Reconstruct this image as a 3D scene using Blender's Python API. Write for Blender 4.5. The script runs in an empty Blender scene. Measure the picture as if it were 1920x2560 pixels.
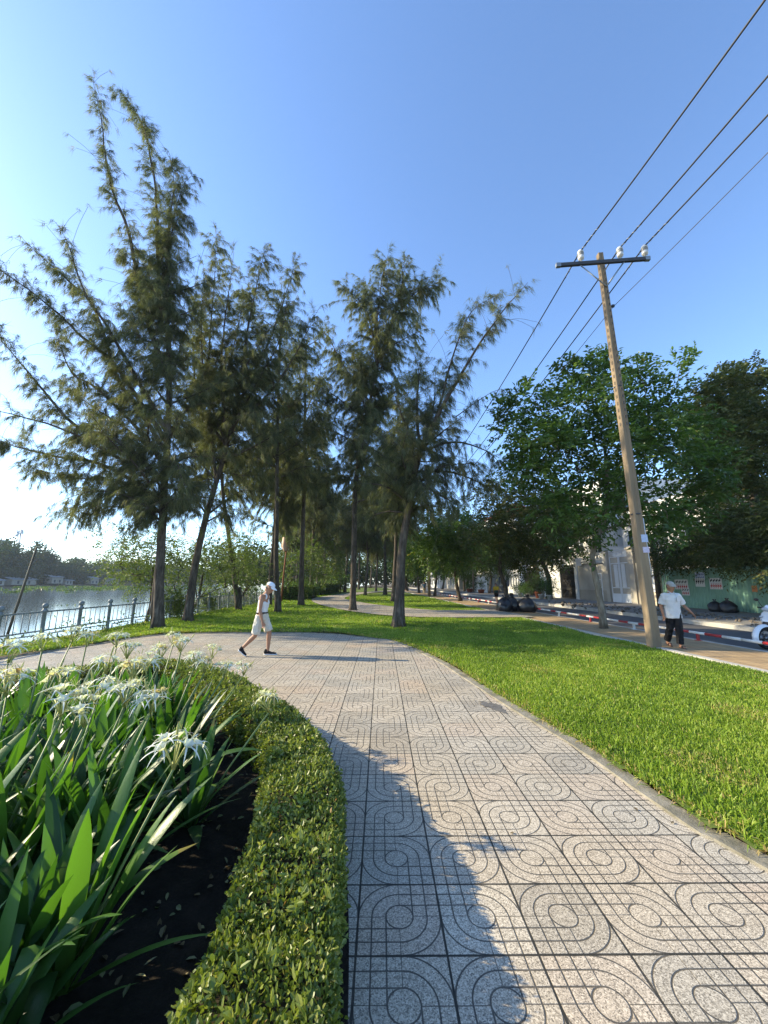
import bpy, math, random
import numpy as np
from mathutils import Vector, Matrix, Euler
R = math.radians
rng = np.random.default_rng(11)
random.seed(11)
SC = bpy.context.scene
COL = SC.collection
# ---------------------------------------------------------------- camera model (measured from the photograph)
F, CX, CY, YH, HC = 961.0, 960.0, 1280.0, 1455.0, 1.6
PITCH = math.atan((YH - CY) / F)
CP, SP = math.cos(PITCH), math.sin(PITCH)
DS = 1920 / 1659.0

def _ray(px, py):
    u = (px - CX) / F
    v = -(py - CY) / F
    return u, CP - v * SP, SP + v * CP

def at(px, py, Y):
    u, dy, dz = _ray(px, py)
    t = Y / dy
    return Vector((u * t, Y, HC + dz * t))

def gp(px, py, h=0.0):
    u, dy, dz = _ray(px, py)
    t = (h - HC) / dz
    return Vector((u * t, dy * t, h))

def atd(x, y, Y):
    return at(x * DS, y * DS, Y)

# ---------------------------------------------------------------- scene objects
def tag(o, label=None, cat=None, group=None, kind=None):
    if label: o['label'] = label
    if cat: o['category'] = cat
    if group: o['group'] = group
    if kind: o['kind'] = kind
    return o

def empty(name, loc=(0, 0, 0), rz=0.0, label=None, cat=None, group=None, scale=1.0):
    o = bpy.data.objects.new(name, None)
    COL.objects.link(o)
    o.location = loc
    o.rotation_euler = (0, 0, rz)
    o.scale = (scale,) * 3
    o.empty_display_size = 0.2
    return tag(o, label, cat, group)

def dup(root, loc, rz=0.0, scale=1.0, label=None, group=None):
    r = root.copy(); COL.objects.link(r)
    r.location = loc; r.rotation_euler = (0, 0, rz)
    r.scale = (scale,) * 3 if not hasattr(scale, '__len__') else scale
    if label: r['label'] = label
    if group: r['group'] = group
    for ch in list(root.children):
        c = ch.copy(); COL.objects.link(c); c.parent = r
        for g in list(ch.children):
            d = g.copy(); COL.objects.link(d); d.parent = c
    return r

def nrm(a):
    a = np.asarray(a, float)
    return a / np.maximum(np.linalg.norm(a, axis=-1, keepdims=True), 1e-9)

class MB:
    """collects geometry and links it as ONE mesh object"""
    def __init__(s):
        s.V, s.L, s.S, s.A, s.M, s.n, s.SM = [], [], [], [], [], 0, []
    def add(s, v, f, rnd=None, mi=0, smooth=False):
        v = np.asarray(v, float).reshape(-1, 3)
        if not isinstance(f, (list, tuple)) or (len(f) and not isinstance(f[0], np.ndarray)):
            f = [np.asarray(f, int)] if len({len(q) for q in f}) <= 1 else \
                [np.asarray([q for q in f if len(q) == k], int) for k in sorted({len(q) for q in f})]
        s.V.append(v)
        if rnd is None: rnd = random.random()
        s.A.append(np.full(len(v), rnd) if np.isscalar(rnd) else np.asarray(rnd, float))
        for q in f:
            if len(q) == 0: continue
            s.L.append((q + s.n).ravel())
            s.S.append(np.full(len(q), q.shape[1]))
            s.M.append(np.full(len(q), mi))
            s.SM.append(np.full(len(q), smooth))
        s.n += len(v)
        return s
    def box(s, c, size, rot=None, mi=0, rnd=None, taper=1.0):
        x, y, z = (d / 2 for d in size)
        t = taper
        v = np.array([[-x, -y, -z], [x, -y, -z], [x, y, -z], [-x, y, -z],
                      [-x * t, -y * t, z], [x * t, -y * t, z], [x * t, y * t, z], [-x * t, y * t, z]])
        if rot is not None:
            m = np.array(Euler(rot).to_matrix() if not isinstance(rot, Matrix) else rot)
            v = v @ m.T
        v = v + np.array(c)
        return s.add(v, [(0, 3, 2, 1), (4, 5, 6, 7), (0, 1, 5, 4), (1, 2, 6, 5), (2, 3, 7, 6), (3, 0, 4, 7)], rnd, mi)
    def tube(s, pts, rad, n=8, cap=True, mi=0, rnd=None, ell=None, up=None, smooth=True):
        """rad: scalar / list of r / list of (r_side, r_other); up: hint for the side axis"""
        P = np.asarray([tuple(p) for p in pts], float)
        k = len(P)
        if np.isscalar(rad): rad = [rad] * k
        rr = np.array([(r, r) if np.isscalar(r) else tuple(r) for r in rad], float)
        T = np.gradient(P, axis=0)
        T = nrm(T)
        h = np.array(up if up is not None else ((1, 0, 0) if abs(T[0][0]) < .8 else (0, 1, 0)), float)
        a = np.linspace(0, 2 * np.pi, n, endpoint=False)
        V = []
        side = None
        for i in range(k):
            if side is None or up is not None:
                b = np.cross(T[i], h)
                if np.linalg.norm(b) < 1e-6: b = np.cross(T[i], (0.3, 0.9, 0.1))
                b = nrm(b); side = np.cross(b, T[i])
            else:
                side = nrm(side - T[i] * np.dot(side, T[i])); b = np.cross(T[i], side)
            V.append(P[i] + rr[i, 0] * np.cos(a)[:, None] * side + rr[i, 1] * np.sin(a)[:, None] * b)
        V = np.concatenate(V)
        i = np.arange(k - 1)[:, None] * n
        j = np.arange(n)[None, :]
        q = np.stack([i + j, i + (j + 1) % n, i + n + (j + 1) % n, i + n + j], -1).reshape(-1, 4)
        fs = [q]
        if cap and n > 2:
            fs.append(np.array([list(range(n))[::-1]]))
            fs.append(np.array([[(k - 1) * n + x for x in range(n)]]))
        return s.add(V, fs, rnd, mi, smooth)
    def lathe(s, prof, n=12, c=(0, 0, 0), mi=0, rnd=None, rot=None, sc=(1, 1, 1), smooth=True):
        """prof: list of (r, z)"""
        a = np.linspace(0, 2 * np.pi, n, endpoint=False)
        V = np.concatenate([np.stack([r * np.cos(a), r * np.sin(a), np.full(n, z)], -1) for r, z in prof]) * np.array(sc)
        if rot is not None:
            V = V @ np.array(Euler(rot).to_matrix()).T
        V = V + np.array(c)
        k = len(prof)
        i = np.arange(k - 1)[:, None] * n
        j = np.arange(n)[None, :]
        q = np.stack([i + j, i + (j + 1) % n, i + n + (j + 1) % n, i + n + j], -1).reshape(-1, 4)
        return s.add(V, [q, np.array([list(range(n))[::-1]]), np.array([[(k - 1) * n + x for x in range(n)]])], rnd, mi, smooth)
    def ball(s, c, r, n=12, m=8, mi=0, rnd=None, rot=None):
        sc = (r, r, r) if np.isscalar(r) else r
        t = np.linspace(-np.pi / 2, np.pi / 2, m)
        return s.lathe([(max(math.cos(x), .02), math.sin(x)) for x in t], n, c, mi, rnd, rot, sc)
    def prism(s, poly, z0, z1, mi=0, rnd=None):
        """vertical prism over a 2-D polygon"""
        n = len(poly)
        v = [(p[0], p[1], z0) for p in poly] + [(p[0], p[1], z1) for p in poly]
        s.add(v, [np.array([list(range(n))[::-1]]), np.array([[n + i for i in range(n)]]),
                  np.array([(i, (i + 1) % n, n + (i + 1) % n, n + i) for i in range(n)])], rnd, mi)
        return s
    def build(s, name, mats, parent=None, loc=None, rz=0.0):
        me = bpy.data.meshes.new(name)
        V = np.concatenate(s.V) if s.V else np.zeros((0, 3))
        L = np.concatenate(s.L); S = np.concatenate(s.S)
        me.vertices.add(len(V)); me.vertices.foreach_set('co', V.astype(np.float32).ravel())
        me.loops.add(len(L)); me.loops.foreach_set('vertex_index', L.astype(np.int32))
        me.polygons.add(len(S))
        st = np.concatenate([[0], np.cumsum(S)[:-1]])
        me.polygons.foreach_set('loop_start', st.astype(np.int32))
        me.polygons.foreach_set('material_index', np.concatenate(s.M).astype(np.int32))
        me.polygons.foreach_set('use_smooth', np.concatenate(s.SM).astype(bool))
        at_ = me.attributes.new('rnd', 'FLOAT', 'POINT')
        at_.data.foreach_set('value', np.concatenate(s.A).astype(np.float32))
        me.update(calc_edges=True)
        me.validate()
        for m in (mats if isinstance(mats, (list, tuple)) else [mats]):
            me.materials.append(m)
        o = bpy.data.objects.new(name, me)
        COL.objects.link(o)
        if parent is not None: o.parent = parent
        if loc is not None: o.location = loc
        if rz: o.rotation_euler = (0, 0, rz)
        return o

def catmull(pts, step=0.2, closed=False):
    P = np.asarray([tuple(p) for p in pts], float)
    if closed:
        Q = np.concatenate([P[-1:], P, P[:2]])
    else:
        Q = np.concatenate([2 * P[:1] - P[1:2], P, 2 * P[-1:] - P[-2:-1]])
    out = []
    for i in range(1, len(Q) - 2):
        a, b, c, d = Q[i - 1], Q[i], Q[i + 1], Q[i + 2]
        m = max(2, int(np.linalg.norm(c - b) / step))
        t = np.linspace(0, 1, m, endpoint=False)[:, None]
        out.append(.5 * (2 * b + (c - a) * t + (2 * a - 5 * b + 4 * c - d) * t ** 2 + (3 * b - a - 3 * c + d) * t ** 3))
    if not closed: out.append(P[-1:])
    return np.concatenate(out)

def inside(poly, X, Y):
    """even-odd test for arrays of points"""
    poly = np.asarray(poly)[:, :2]
    r = np.zeros(len(X), bool)
    x0, y0 = poly[-1]
    for x1, y1 in poly:
        c = (y1 > Y) != (y0 > Y)
        with np.errstate(divide='ignore', invalid='ignore'):
            r ^= c & (X < (x0 - x1) * (Y - y1) / (y0 - y1 + 1e-12) + x1)
        x0, y0 = x1, y1
    return r

def dist_poly(line, X, Y):
    line = np.asarray(line)[:, :2]
    d = np.full(len(X), 1e9)
    for a, b in zip(line[:-1], line[1:]):
        ab = b - a
        t = np.clip(((X - a[0]) * ab[0] + (Y - a[1]) * ab[1]) / max(ab @ ab, 1e-9), 0, 1)
        d = np.minimum(d, np.hypot(X - a[0] - t * ab[0], Y - a[1] - t * ab[1]))
    return d

def offset(line, w):
    P = np.asarray(line, float)
    T = nrm(np.gradient(P[:, :2], axis=0))
    O = P.copy()
    O[:, 0] += T[:, 1] * w; O[:, 1] -= T[:, 0] * w
    return O

# ---------------------------------------------------------------- foliage primitives (vectorised)
def rvec(n):
    return nrm(rng.normal(size=(n, 3)))

def needles(mb, P, D, L, W, rnd):
    n = len(P)
    S = nrm(np.cross(D, rvec(n)))
    w = (W / 2)[:, None]
    V = np.stack([P - S * w, P + S * w, P + D * L[:, None]], 1).reshape(-1, 3)
    mb.add(V, [np.arange(3 * n).reshape(-1, 3)], np.repeat(rnd, 3))

def blades(mb, P, D, L, W, droop, rnd, S=None):
    """bent grass blade: 5 points"""
    n = len(P)
    if S is None: S = nrm(np.cross(D, rvec(n)))
    w = (W / 2)[:, None]; l = L[:, None]
    m = P + D * l * .55
    t = P + D * l * .95 + np.array([0, 0, -1.]) * (droop * L)[:, None] + 0
    V = np.stack([P - S * w * .7, P + S * w * .7, m + S * w, m - S * w, t], 1).reshape(-1, 3)
    b = (np.arange(n) * 5)[:, None]
    mb.add(V, [b + np.array([0, 1, 2, 3]), b + np.array([3, 2, 4])], np.repeat(rnd, 5))

def leaves4(mb, P, D, L, W, rnd, up=.6, fold=.18):
    n = len(P)
    N = nrm(rvec(n) + np.array([0, 0, up]) * 1.5)
    S = nrm(np.cross(D, N)); N = np.cross(S, D)
    l = L[:, None]; w = W[:, None] / 2
    m = P + D * l * .45
    V = np.stack([P, m + S * w + N * w * fold * 2, P + D * l - N * l * .06, m - S * w + N * w * fold * 2], 1).reshape(-1, 3)
    b = (np.arange(n) * 4)[:, None]
    mb.add(V, [b + np.array([0, 1, 2]), b + np.array([0, 2, 3])], np.repeat(rnd, 4))

def leaves6(mb, P, D, L, W, rnd, N=None, fold=.25, mi=0):
    n = len(P)
    if N is None: N = rvec(n)
    S = nrm(np.cross(D, N)); N = np.cross(S, D)
    l = L[:, None]; w = W[:, None] / 2
    a = P + D * l * .3; c = P + D * l * .7
    up = N * w * fold * 2
    V = np.stack([P, a + S * w * .9 + up, c + S * w * .85 + up, P + D * l, c - S * w * .85 + up, a - S * w * .9 + up], 1).reshape(-1, 3)
    b = (np.arange(n) * 6)[:, None]
    mb.add(V, [b + np.array([0, 1, 2, 3]), b + np.array([0, 3, 4, 5])], np.repeat(rnd, 6), mi)

# ---------------------------------------------------------------- materials
class NT:
    def __init__(s, name):
        s.m = bpy.data.materials.new(name); s.m.use_nodes = True
        s.t = s.m.node_tree; s.t.nodes.clear()
        s.out = s.t.nodes.new('ShaderNodeOutputMaterial')
    def n(s, typ, **kw):
        x = s.t.nodes.new(typ)
        for k, v in kw.items(): setattr(x, k, v)
        return x
    def put(s, sock, v):
        if hasattr(v, 'links'): s.t.links.new(v, sock)
        elif v is not None: sock.default_value = v
    def math(s, op, a, b=None, c=None, clamp=False):
        x = s.n('ShaderNodeMath', operation=op, use_clamp=clamp)
        s.put(x.inputs[0], a); s.put(x.inputs[1], b)
        if c is not None: s.put(x.inputs[2], c)
        return x.outputs[0]
    def mix(s, f, a, b, typ='MIX'):
        x = s.n('ShaderNodeMix', data_type='RGBA', blend_type=typ)
        s.put(x.inputs[0], f)
        s.put(x.inputs[6], (*a, 1) if isinstance(a, tuple) and len(a) == 3 else a)
        s.put(x.inputs[7], (*b, 1) if isinstance(b, tuple) and len(b) == 3 else b)
        return x.outputs[2]
    def coord(s, kind='Object', scale=None):
        c = s.n('ShaderNodeTexCoord').outputs[kind]
        if scale is not None:
            mp = s.n('ShaderNodeMapping'); s.put(mp.inputs[0], c)
            mp.inputs['Scale'].default_value = scale if hasattr(scale, '__len__') else (scale,) * 3
            c = mp.outputs[0]
        return c
    def noise(s, co, scale=5, detail=4, rough=.55, dist=0):
        x = s.n('ShaderNodeTexNoise'); s.put(x.inputs['Vector'], co)
        x.inputs['Scale'].default_value = scale; x.inputs['Detail'].default_value = detail
        x.inputs['Roughness'].default_value = rough; x.inputs['Distortion'].default_value = dist
        return x.outputs[0]
    def ramp(s, f, stops, interp='LINEAR'):
        x = s.n('ShaderNodeValToRGB'); s.put(x.inputs[0], f)
        e = x.color_ramp.elements; x.color_ramp.interpolation = interp
        while len(e) < len(stops): e.new(.5)
        for q, (p, c) in zip(e, stops):
            q.position = p; q.color = (*c, 1) if len(c) == 3 else c
        return x.outputs[0]
    def attr(s, name='rnd'):
        return s.n('ShaderNodeAttribute', attribute_name=name).outputs['Fac']
    def bump(s, h, strength=.3, dist=.02):
        x = s.n('ShaderNodeBump'); s.put(x.inputs['Height'], h)
        x.inputs['Strength'].default_value = strength; x.inputs['Distance'].default_value = dist
        return x.outputs[0]
    def bsdf(s, col, rough=.7, spec=.3, metal=0, normal=None, trans=None, tcol=None, coat=0):
        b = s.n('ShaderNodeBsdfPrincipled')
        s.put(b.inputs['Base Color'], (*col, 1) if isinstance(col, tuple) and len(col) == 3 else col)
        s.put(b.inputs['Roughness'], rough); s.put(b.inputs['Specular IOR Level'], spec)
        s.put(b.inputs['Metallic'], metal); b.inputs['Coat Weight'].default_value = coat
        if normal is not None: s.put(b.inputs['Normal'], normal)
        o = b.outputs[0]
        if trans:
            t = s.n('ShaderNodeBsdfTranslucent'); s.put(t.inputs[0], tcol if tcol is not None else col)
            mx = s.n('ShaderNodeMixShader'); mx.inputs[0].default_value = trans
            s.t.links.new(o, mx.inputs[1]); s.t.links.new(t.outputs[0], mx.inputs[2]); o = mx.outputs[0]
        s.t.links.new(o, s.out.inputs[0])
        return s.m

def mat(name, a, b=None, scale=4.0, rough=.75, spec=.3, bump=0, bscale=None, metal=0, coat=0, stretch=(1, 1, 1), detail=5):
    t = NT(name)
    b = b if b is not None else tuple(x * .8 for x in a)
    co = t.coord('Object', stretch)
    f = t.noise(co, scale, detail)
    f = t.math('MULTIPLY_ADD', f, 2.2, -.6, clamp=True)
    nm = t.bump(t.noise(co, bscale or scale * 4, 5), bump, .02) if bump else None
    return t.bsdf(t.mix(f, a, b), rough, spec, metal, nm, coat=coat)

def leafmat(name, stops, trans=.35, rough=.55, spec=.35, tmul=1.25):
    t = NT(name)
    c = t.ramp(t.attr(), stops)
    tc = t.mix(1.0, c, (min(tmul * 1.05, 2), tmul * 1.1, tmul * .5), 'MULTIPLY')
    return t.bsdf(c, rough, spec, trans=trans, tcol=tc)

M = {}
HAZE = .0002
# ---------------------------------------------------------------- measured outlines on the ground (metres)
SLOPE = -.058                                   # the street runs slightly towards the river with distance
def sx(w, y): return w + SLOPE * y              # lateral street offset -> x
GROT = R(.4)
edge_pts = [gp(x, y) for x, y in ((1920, 2181), (1753, 2090), (1606, 1989), (1419, 1858), (1275, 1772), (1165, 1700), (1082, 1648),
            (986, 1607), (926, 1597), (810, 1585), (648, 1583), (405, 1588), (231, 1614), (110, 1632), (0, 1649))]
edge = catmull([(3.1, -2.5), (2.55, .4)] + [p.xy for p in edge_pts] + [(-8.6, 6.0), (-8.7, 3), (-8.7, -2.5)], .15)   # paving / lawn line
HC_ = np.array((-5.2, 2.2))
hedge_line = catmull([(-.36, -2.4), (-.20, -.8), (-.15, .5), (-.2, 1.9), (-.33, 2.8), (-.55, 3.45), (-.98, 4.15), (-1.62, 4.98), (-2.5, 5.95), (-3.25, 6.4), (-4.0, 6.3),
                      (-4.7, 5.65), (-5.35, 4.6), (-5.85, 3.4), (-6.1, 2.0), (-6.1, 0), (-5.9, -2.4)], .1)
HW, HH = .42, .395
hedge_in = offset(hedge_line, -HW)

# ---------------------------------------------------------------- ground materials
def tile_mat():
    t = NT('terrazzo_paving')
    mp = t.n('ShaderNodeMapping', vector_type='POINT')
    t.put(mp.inputs[0], t.coord('Object'))
    mp.inputs['Rotation'].default_value = (0, 0, -GROT)
    sp = t.n('ShaderNodeSeparateXYZ'); t.put(sp.inputs[0], mp.outputs[0])
    u = t.math('MULTIPLY_ADD', sp.outputs[0], 1 / .4, .11 / .4)
    v = t.math('MULTIPLY_ADD', sp.outputs[1], 1 / .4, -1.99 / .4)
    fu, fv = t.math('FLOOR', u), t.math('FLOOR', v)
    cu = t.math('SUBTRACT', t.math('SUBTRACT', u, fu), .5)
    cv = t.math('SUBTRACT', t.math('SUBTRACT', v, fv), .5)
    par = t.math('MULTIPLY', t.math('FRACT', t.math('MULTIPLY', t.math('ADD', fu, fv), .5)), 2.0)
    s = t.math('MULTIPLY_ADD', t.math('ROUND', par), -2.0, 1.0)
    q = t.math('MULTIPLY', t.math('MULTIPLY', cu, cv), s)
    arcq = t.math('LESS_THAN', q, 0.0)
    au, av = t.math('ABSOLUTE', cu), t.math('ABSOLUTE', cv)
    r = t.math('SQRT', t.math('ADD', t.math('MULTIPLY', cu, cu), t.math('MULTIPLY', cv, cv)))
    def band(x, c): return t.math('ABSOLUTE', t.math('SUBTRACT', x, c))
    def mn(*a):
        o = a[0]
        for b in a[1:]: o = t.math('MINIMUM', o, b)
        return o
    dring = mn(band(r, .165), band(r, .335), band(r, .497))
    dgrid = mn(au, band(au, .165), band(au, .335), av, band(av, .165), band(av, .335))
    dgrid = t.math('ADD', dgrid, t.math('LESS_THAN', r, .165))
    dgrid = mn(dgrid, band(r, .165))
    d = t.math('ADD', t.math('MULTIPLY', dring, arcq), t.math('MULTIPLY', dgrid, t.math('SUBTRACT', 1.0, arcq)))
    g = t.math('MULTIPLY_ADD', d, -1 / .006, .0118 / .006, clamp=True)
    jn = t.math('MAXIMUM', au, av)
    wob = t.math('MULTIPLY_ADD', t.noise(mp.outputs[0], 9, 3), .012, -.006)
    j = t.math('MULTIPLY_ADD', t.math('ADD', jn, wob), 1 / .005, -.484 / .005, clamp=True)
    gj = t.math('MAXIMUM', g, j)
    vo = t.n('ShaderNodeTexVoronoi', feature='F1'); t.put(vo.inputs['Vector'], mp.outputs[0]); vo.inputs['Scale'].default_value = 210
    sv = t.n('ShaderNodeSeparateColor'); t.put(sv.inputs[0], vo.outputs['Color'])
    chips = t.ramp(sv.outputs[0], [(0, (.16, .148, .13)), (.2, (.28, .257, .222)), (.5, (.425, .392, .34)), (.8, (.53, .494, .432)), (1, (.66, .62, .55))])
    wn = t.n('ShaderNodeTexWhiteNoise', noise_dimensions='2D')
    cb = t.n('ShaderNodeCombineXYZ'); t.put(cb.inputs[0], fu); t.put(cb.inputs[1], fv); t.put(wn.inputs[0], cb.outputs[0])
    tint = t.ramp(wn.outputs[0], [(0, (.76, .755, .73)), (.15, (.87, .865, .83)), (.4, (.95, .94, .90)), (.7, (1.0, .965, .90)), (.88, (.99, .91, .84)), (1, (1.06, 1.05, 1.0))])
    c = t.mix(1.0, chips, tint, 'MULTIPLY')
    big = t.noise(mp.outputs[0], .45, 4)
    c = t.mix(t.math('MULTIPLY_ADD', big, 2.5, -.9, clamp=True), c, t.mix(1.0, c, (1.05, .925, .76), 'MULTIPLY'))
    dirt = t.math('MULTIPLY_ADD', t.noise(mp.outputs[0], 2.3, 6, .65), 3.2, -1.75, clamp=True)
    c = t.mix(t.math('MULTIPLY', dirt, .45), c, (.26, .235, .205))
    st = t.math('MULTIPLY_ADD', t.noise(mp.outputs[0], 1.1, 5, .7), 9, -6.1, clamp=True)
    c = t.mix(t.math('MULTIPLY', st, .5), c, (.12, .115, .11))
    gd = t.math('MULTIPLY_ADD', t.noise(mp.outputs[0], 3.0, 3), 1.4, .2, clamp=True)
    c = t.mix(t.math('MULTIPLY', g, t.math('MULTIPLY_ADD', gd, .3, .65)), c, (.062, .056, .047))
    c = t.mix(t.math('MULTIPLY', j, t.math('MULTIPLY_ADD', gd, .25, .75)), c, (.03, .028, .022))
    h = t.math('ADD', t.math('MULTIPLY', gj, -1.0), t.math('MULTIPLY', sv.outputs[1], .06))
    return t.bsdf(c, .62, .35, normal=t.bump(h, .55, .006))

def paver_mat(name, a, b, c, sz=.3, ang=0.0):
    t = NT(name)
    mp = t.n('ShaderNodeMapping'); t.put(mp.inputs[0], t.coord('Object')); mp.inputs['Rotation'].default_value = (0, 0, ang)
    br = t.n('ShaderNodeTexBrick', offset=0.0); t.put(br.inputs['Vector'], mp.outputs[0])
    br.inputs['Color1'].default_value = (*a, 1); br.inputs['Color2'].default_value = (*b, 1); br.inputs['Mortar'].default_value = (*c, 1)
    br.inputs['Scale'].default_value = 1; br.inputs['Brick Width'].default_value = sz; br.inputs['Row Height'].default_value = sz
    br.inputs['Mortar Size'].default_value = .012
    col = t.mix(t.math('MULTIPLY_ADD', t.noise(mp.outputs[0], 1.3, 6, .65), 2.6, -1.0, clamp=True), br.outputs[0], tuple(x * .55 for x in a))
    return t.bsdf(col, .8, .25, normal=t.bump(t.math('SUBTRACT', t.noise(mp.outputs[0], 60, 3), br.outputs[1]), .35, .01))

def asphalt_mat():
    t = NT('asphalt'); co = t.coord()
    n1, n2 = t.noise(co, .5, 6, .6), t.noise(co, 90, 2)
    c = t.mix(t.math('MULTIPLY_ADD', n1, 2.4, -.8, clamp=True), (.052, .052, .056), (.10, .098, .096))
    c = t.mix(t.math('MULTIPLY', n2, .35), c, (.16, .155, .15))
    return t.bsdf(c, .8, .3, normal=t.bump(n2, .3, .01))

def water_mat():
    t = NT('river_water'); co = t.coord('Object', (1, .55, 1))
    h = t.math('ADD', t.noise(co, 1.6, 4, .6, .4), t.math('MULTIPLY', t.noise(co, .35, 3), 1.4))
    mud = t.mix(t.noise(co, .02, 4), (.03, .036, .032), (.05, .052, .042))
    return t.bsdf(mud, .09, .5, normal=t.bump(h, .06, .015))

M['tile'] = tile_mat()
M['soil'] = mat('dark_soil', (.030, .024, .018), (.012, .010, .008), 9, .95, .1, .9, 30)
M['earth'] = mat('earth', (.16, .125, .085), (.085, .075, .045), 1.2, .95, .1, .5, 14)
M['turf'] = mat('turf_soil', (.09, .14, .025), (.12, .15, .04), 1.7, .95, .1, .5, 25)
M['concrete'] = mat('mossy_concrete', (.31, .285, .235), (.10, .095, .065), 4.5, .9, .25, .4, 40, detail=8)
M['kerb'] = mat('kerb_concrete', (.48, .46, .42), (.33, .31, .27), 2.5, .85, .25, .3, 30)
M['asphalt'] = asphalt_mat()
M['walk'] = paver_mat('sidewalk_pavers', (.46, .32, .17), (.40, .28, .155), (.17, .125, .075), .3, R(3.3))
M['opp'] = mat('old_pavement', (.26, .245, .22), (.15, .14, .125), .9, .88, .2, .4, 20)
M['rub'] = mat('rubble', (.20, .165, .125), (.09, .075, .06), 3, .92, .15, .8, 18)
M['water'] = water_mat()
M['white_line'] = mat('road_paint', (.62, .61, .58), (.3, .3, .29), 3, .7, .3)
M['litter'] = leafmat('fallen_leaves', [(0, (.10, .07, .03)), (.35, (.16, .12, .06)), (.6, (.12, .16, .06)), (.85, (.24, .23, .11)), (1, (.34, .31, .2))], .15, .6)

# ---------------------------------------------------------------- ground sheet with the river channel
mb = MB()
prof = [(-900, .4), (-235, .4), (-222, -.3), (-216, -2.2), (-12.2, -2.2), (-10.6, -1.0), (-10.15, -.2), (-9.7, -.2), (0, -.2), (400, -.2), (900, -.2)]
ys = [-60, -5, 0, 20, 60, 150, 400, 950]
V = [(x, y, z) for y in ys for x, z in prof]
k = len(prof)
mb.add(V, [(j * k + i, j * k + i + 1, (j + 1) * k + i + 1, (j + 1) * k + i) for j in range(len(ys) - 1) for i in range(k - 1)])
tag(mb.build('ground', M['earth']), kind='structure')
mb = MB(); mb.add([(-230, -60, -1.05), (-10.3, -60, -1.05), (-10.3, 949, -1.05), (-230, 949, -1.05)], [(0, 1, 2, 3)])
tag(mb.build('river_water', M['water']), kind='structure')
# embankment cap along the river, in cast lengths
mb = MB()
mb.box((-10.0, 52, -.34), (.5, 130, .5)); mb.box((-10.42, 52, -.75), (.3, 130, .7))
o = mb.build('embankment_wall', M['concrete']); tag(o, 'low weathered concrete embankment wall along the river below the fence', 'wall')

# ---------------------------------------------------------------- paving, soil bed, lawn, path
def sheet_from(poly, z, name, m, kind='structure', skirt=None):
    mb = MB(); n = len(poly)
    V = [(p[0], p[1], z) for p in poly]
    mb.add(V, [np.array([list(range(n))])])
    return mb.build(name, m)

def grid_sheet(name, m, test, x0, x1, y0, y1, st, zf):
    """flat sheet made of small cells that follow a ground outline"""
    xs = np.arange(x0, x1 + 1e-6, st); ys_ = np.arange(y0, y1 + 1e-6, st)
    X, Y = np.meshgrid(xs, ys_)
    Z = zf(X, Y)
    nx = len(xs); V = np.stack([X, Y, Z], -1).reshape(-1, 3)
    cx, cy = (X[:-1, :-1] + st / 2).ravel(), (Y[:-1, :-1] + st / 2).ravel()
    ok = test(cx, cy)
    i = (np.arange(len(ys_) - 1)[:, None] * nx + np.arange(nx - 1)[None]).ravel()[ok]
    q = np.stack([i, i + 1, i + nx + 1, i + nx], -1)
    mb = MB(); mb.add(V, [q], smooth=True)
    return mb.build(name, m)

pav = np.concatenate([edge, [(-8.7, -2.6), (3.1, -2.6)]])
tag(sheet_from(pav[:, :2], 0.0, 'paved_path', M['tile']), kind='structure')
bed = np.concatenate([offset(hedge_line, -.1)[:, :2]])
def bedz(X, Y): return .055 + .03 * np.sin(X * 3.1 + 1) * np.cos(Y * 2.7) + .012 * np.sin(X * 13) * np.sin(Y * 11)
tag(grid_sheet('soil_bed', M['soil'], lambda x, y: inside(bed, x, y), -7.8, 0, -2.4, 7.1, .06, bedz), kind='structure')

# kerb strips: between paving and lawn
def strip(name, m, line, w0, w1, z0, z1, kind='structure', jit=0.0):
    A, B = offset(line, w0), offset(line, w1)
    n = len(line); mb = MB()
    jz = rng.normal(size=n) * jit
    V = np.concatenate([np.c_[A[:, :2], np.full(n, z0)], np.c_[A[:, :2], z1 + jz], np.c_[B[:, :2], z1 + jz], np.c_[B[:, :2], np.full(n, z0)]])
    i = np.arange(n - 1)
    q = np.concatenate([np.stack([i + a * n, i + 1 + a * n, i + 1 + (a + 1) * n, i + (a + 1) * n], -1) for a in range(3)])
    mb.add(V, [q[:, ::-1]])
    return tag(mb.build(name, m), kind=kind)
strip('lawn_kerb', M['concrete'], edge[:, :2], .0, .13, -.2, .018, jit=.003)

lawn_in = offset(edge, .12)
path2 = catmull([(6.4, 19.8), (4.4, 19.6), (1.7, 19.9), (-.9, 23.6), (-3.4, 29.6), (-5.2, 37), (-4.9, 45), (-3, 57), (.2, 66), (2.2, 74)], .4)
p2w = np.interp(np.arange(len(path2)), [0, len(path2) * .2, len(path2) * .5, len(path2)], [2.3, 1.8, 1.3, 1.3])
p2l = np.array([offset(path2, w)[i] for i, w in enumerate(p2w)]); p2r = np.array([offset(path2, -w)[i] for i, w in enumerate(p2w)])
p2poly = np.concatenate([p2l, p2r[::-1]])
mb = MB(); n = len(path2); i = np.arange(n - 1)
mb.add(np.concatenate([np.c_[p2l, np.full(n, .085)], np.c_[p2r, np.full(n, .085)]]), [np.stack([i, i + 1, n + i + 1, n + i], -1)])
tag(mb.build('garden_path', M['tile']), kind='structure')

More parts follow.
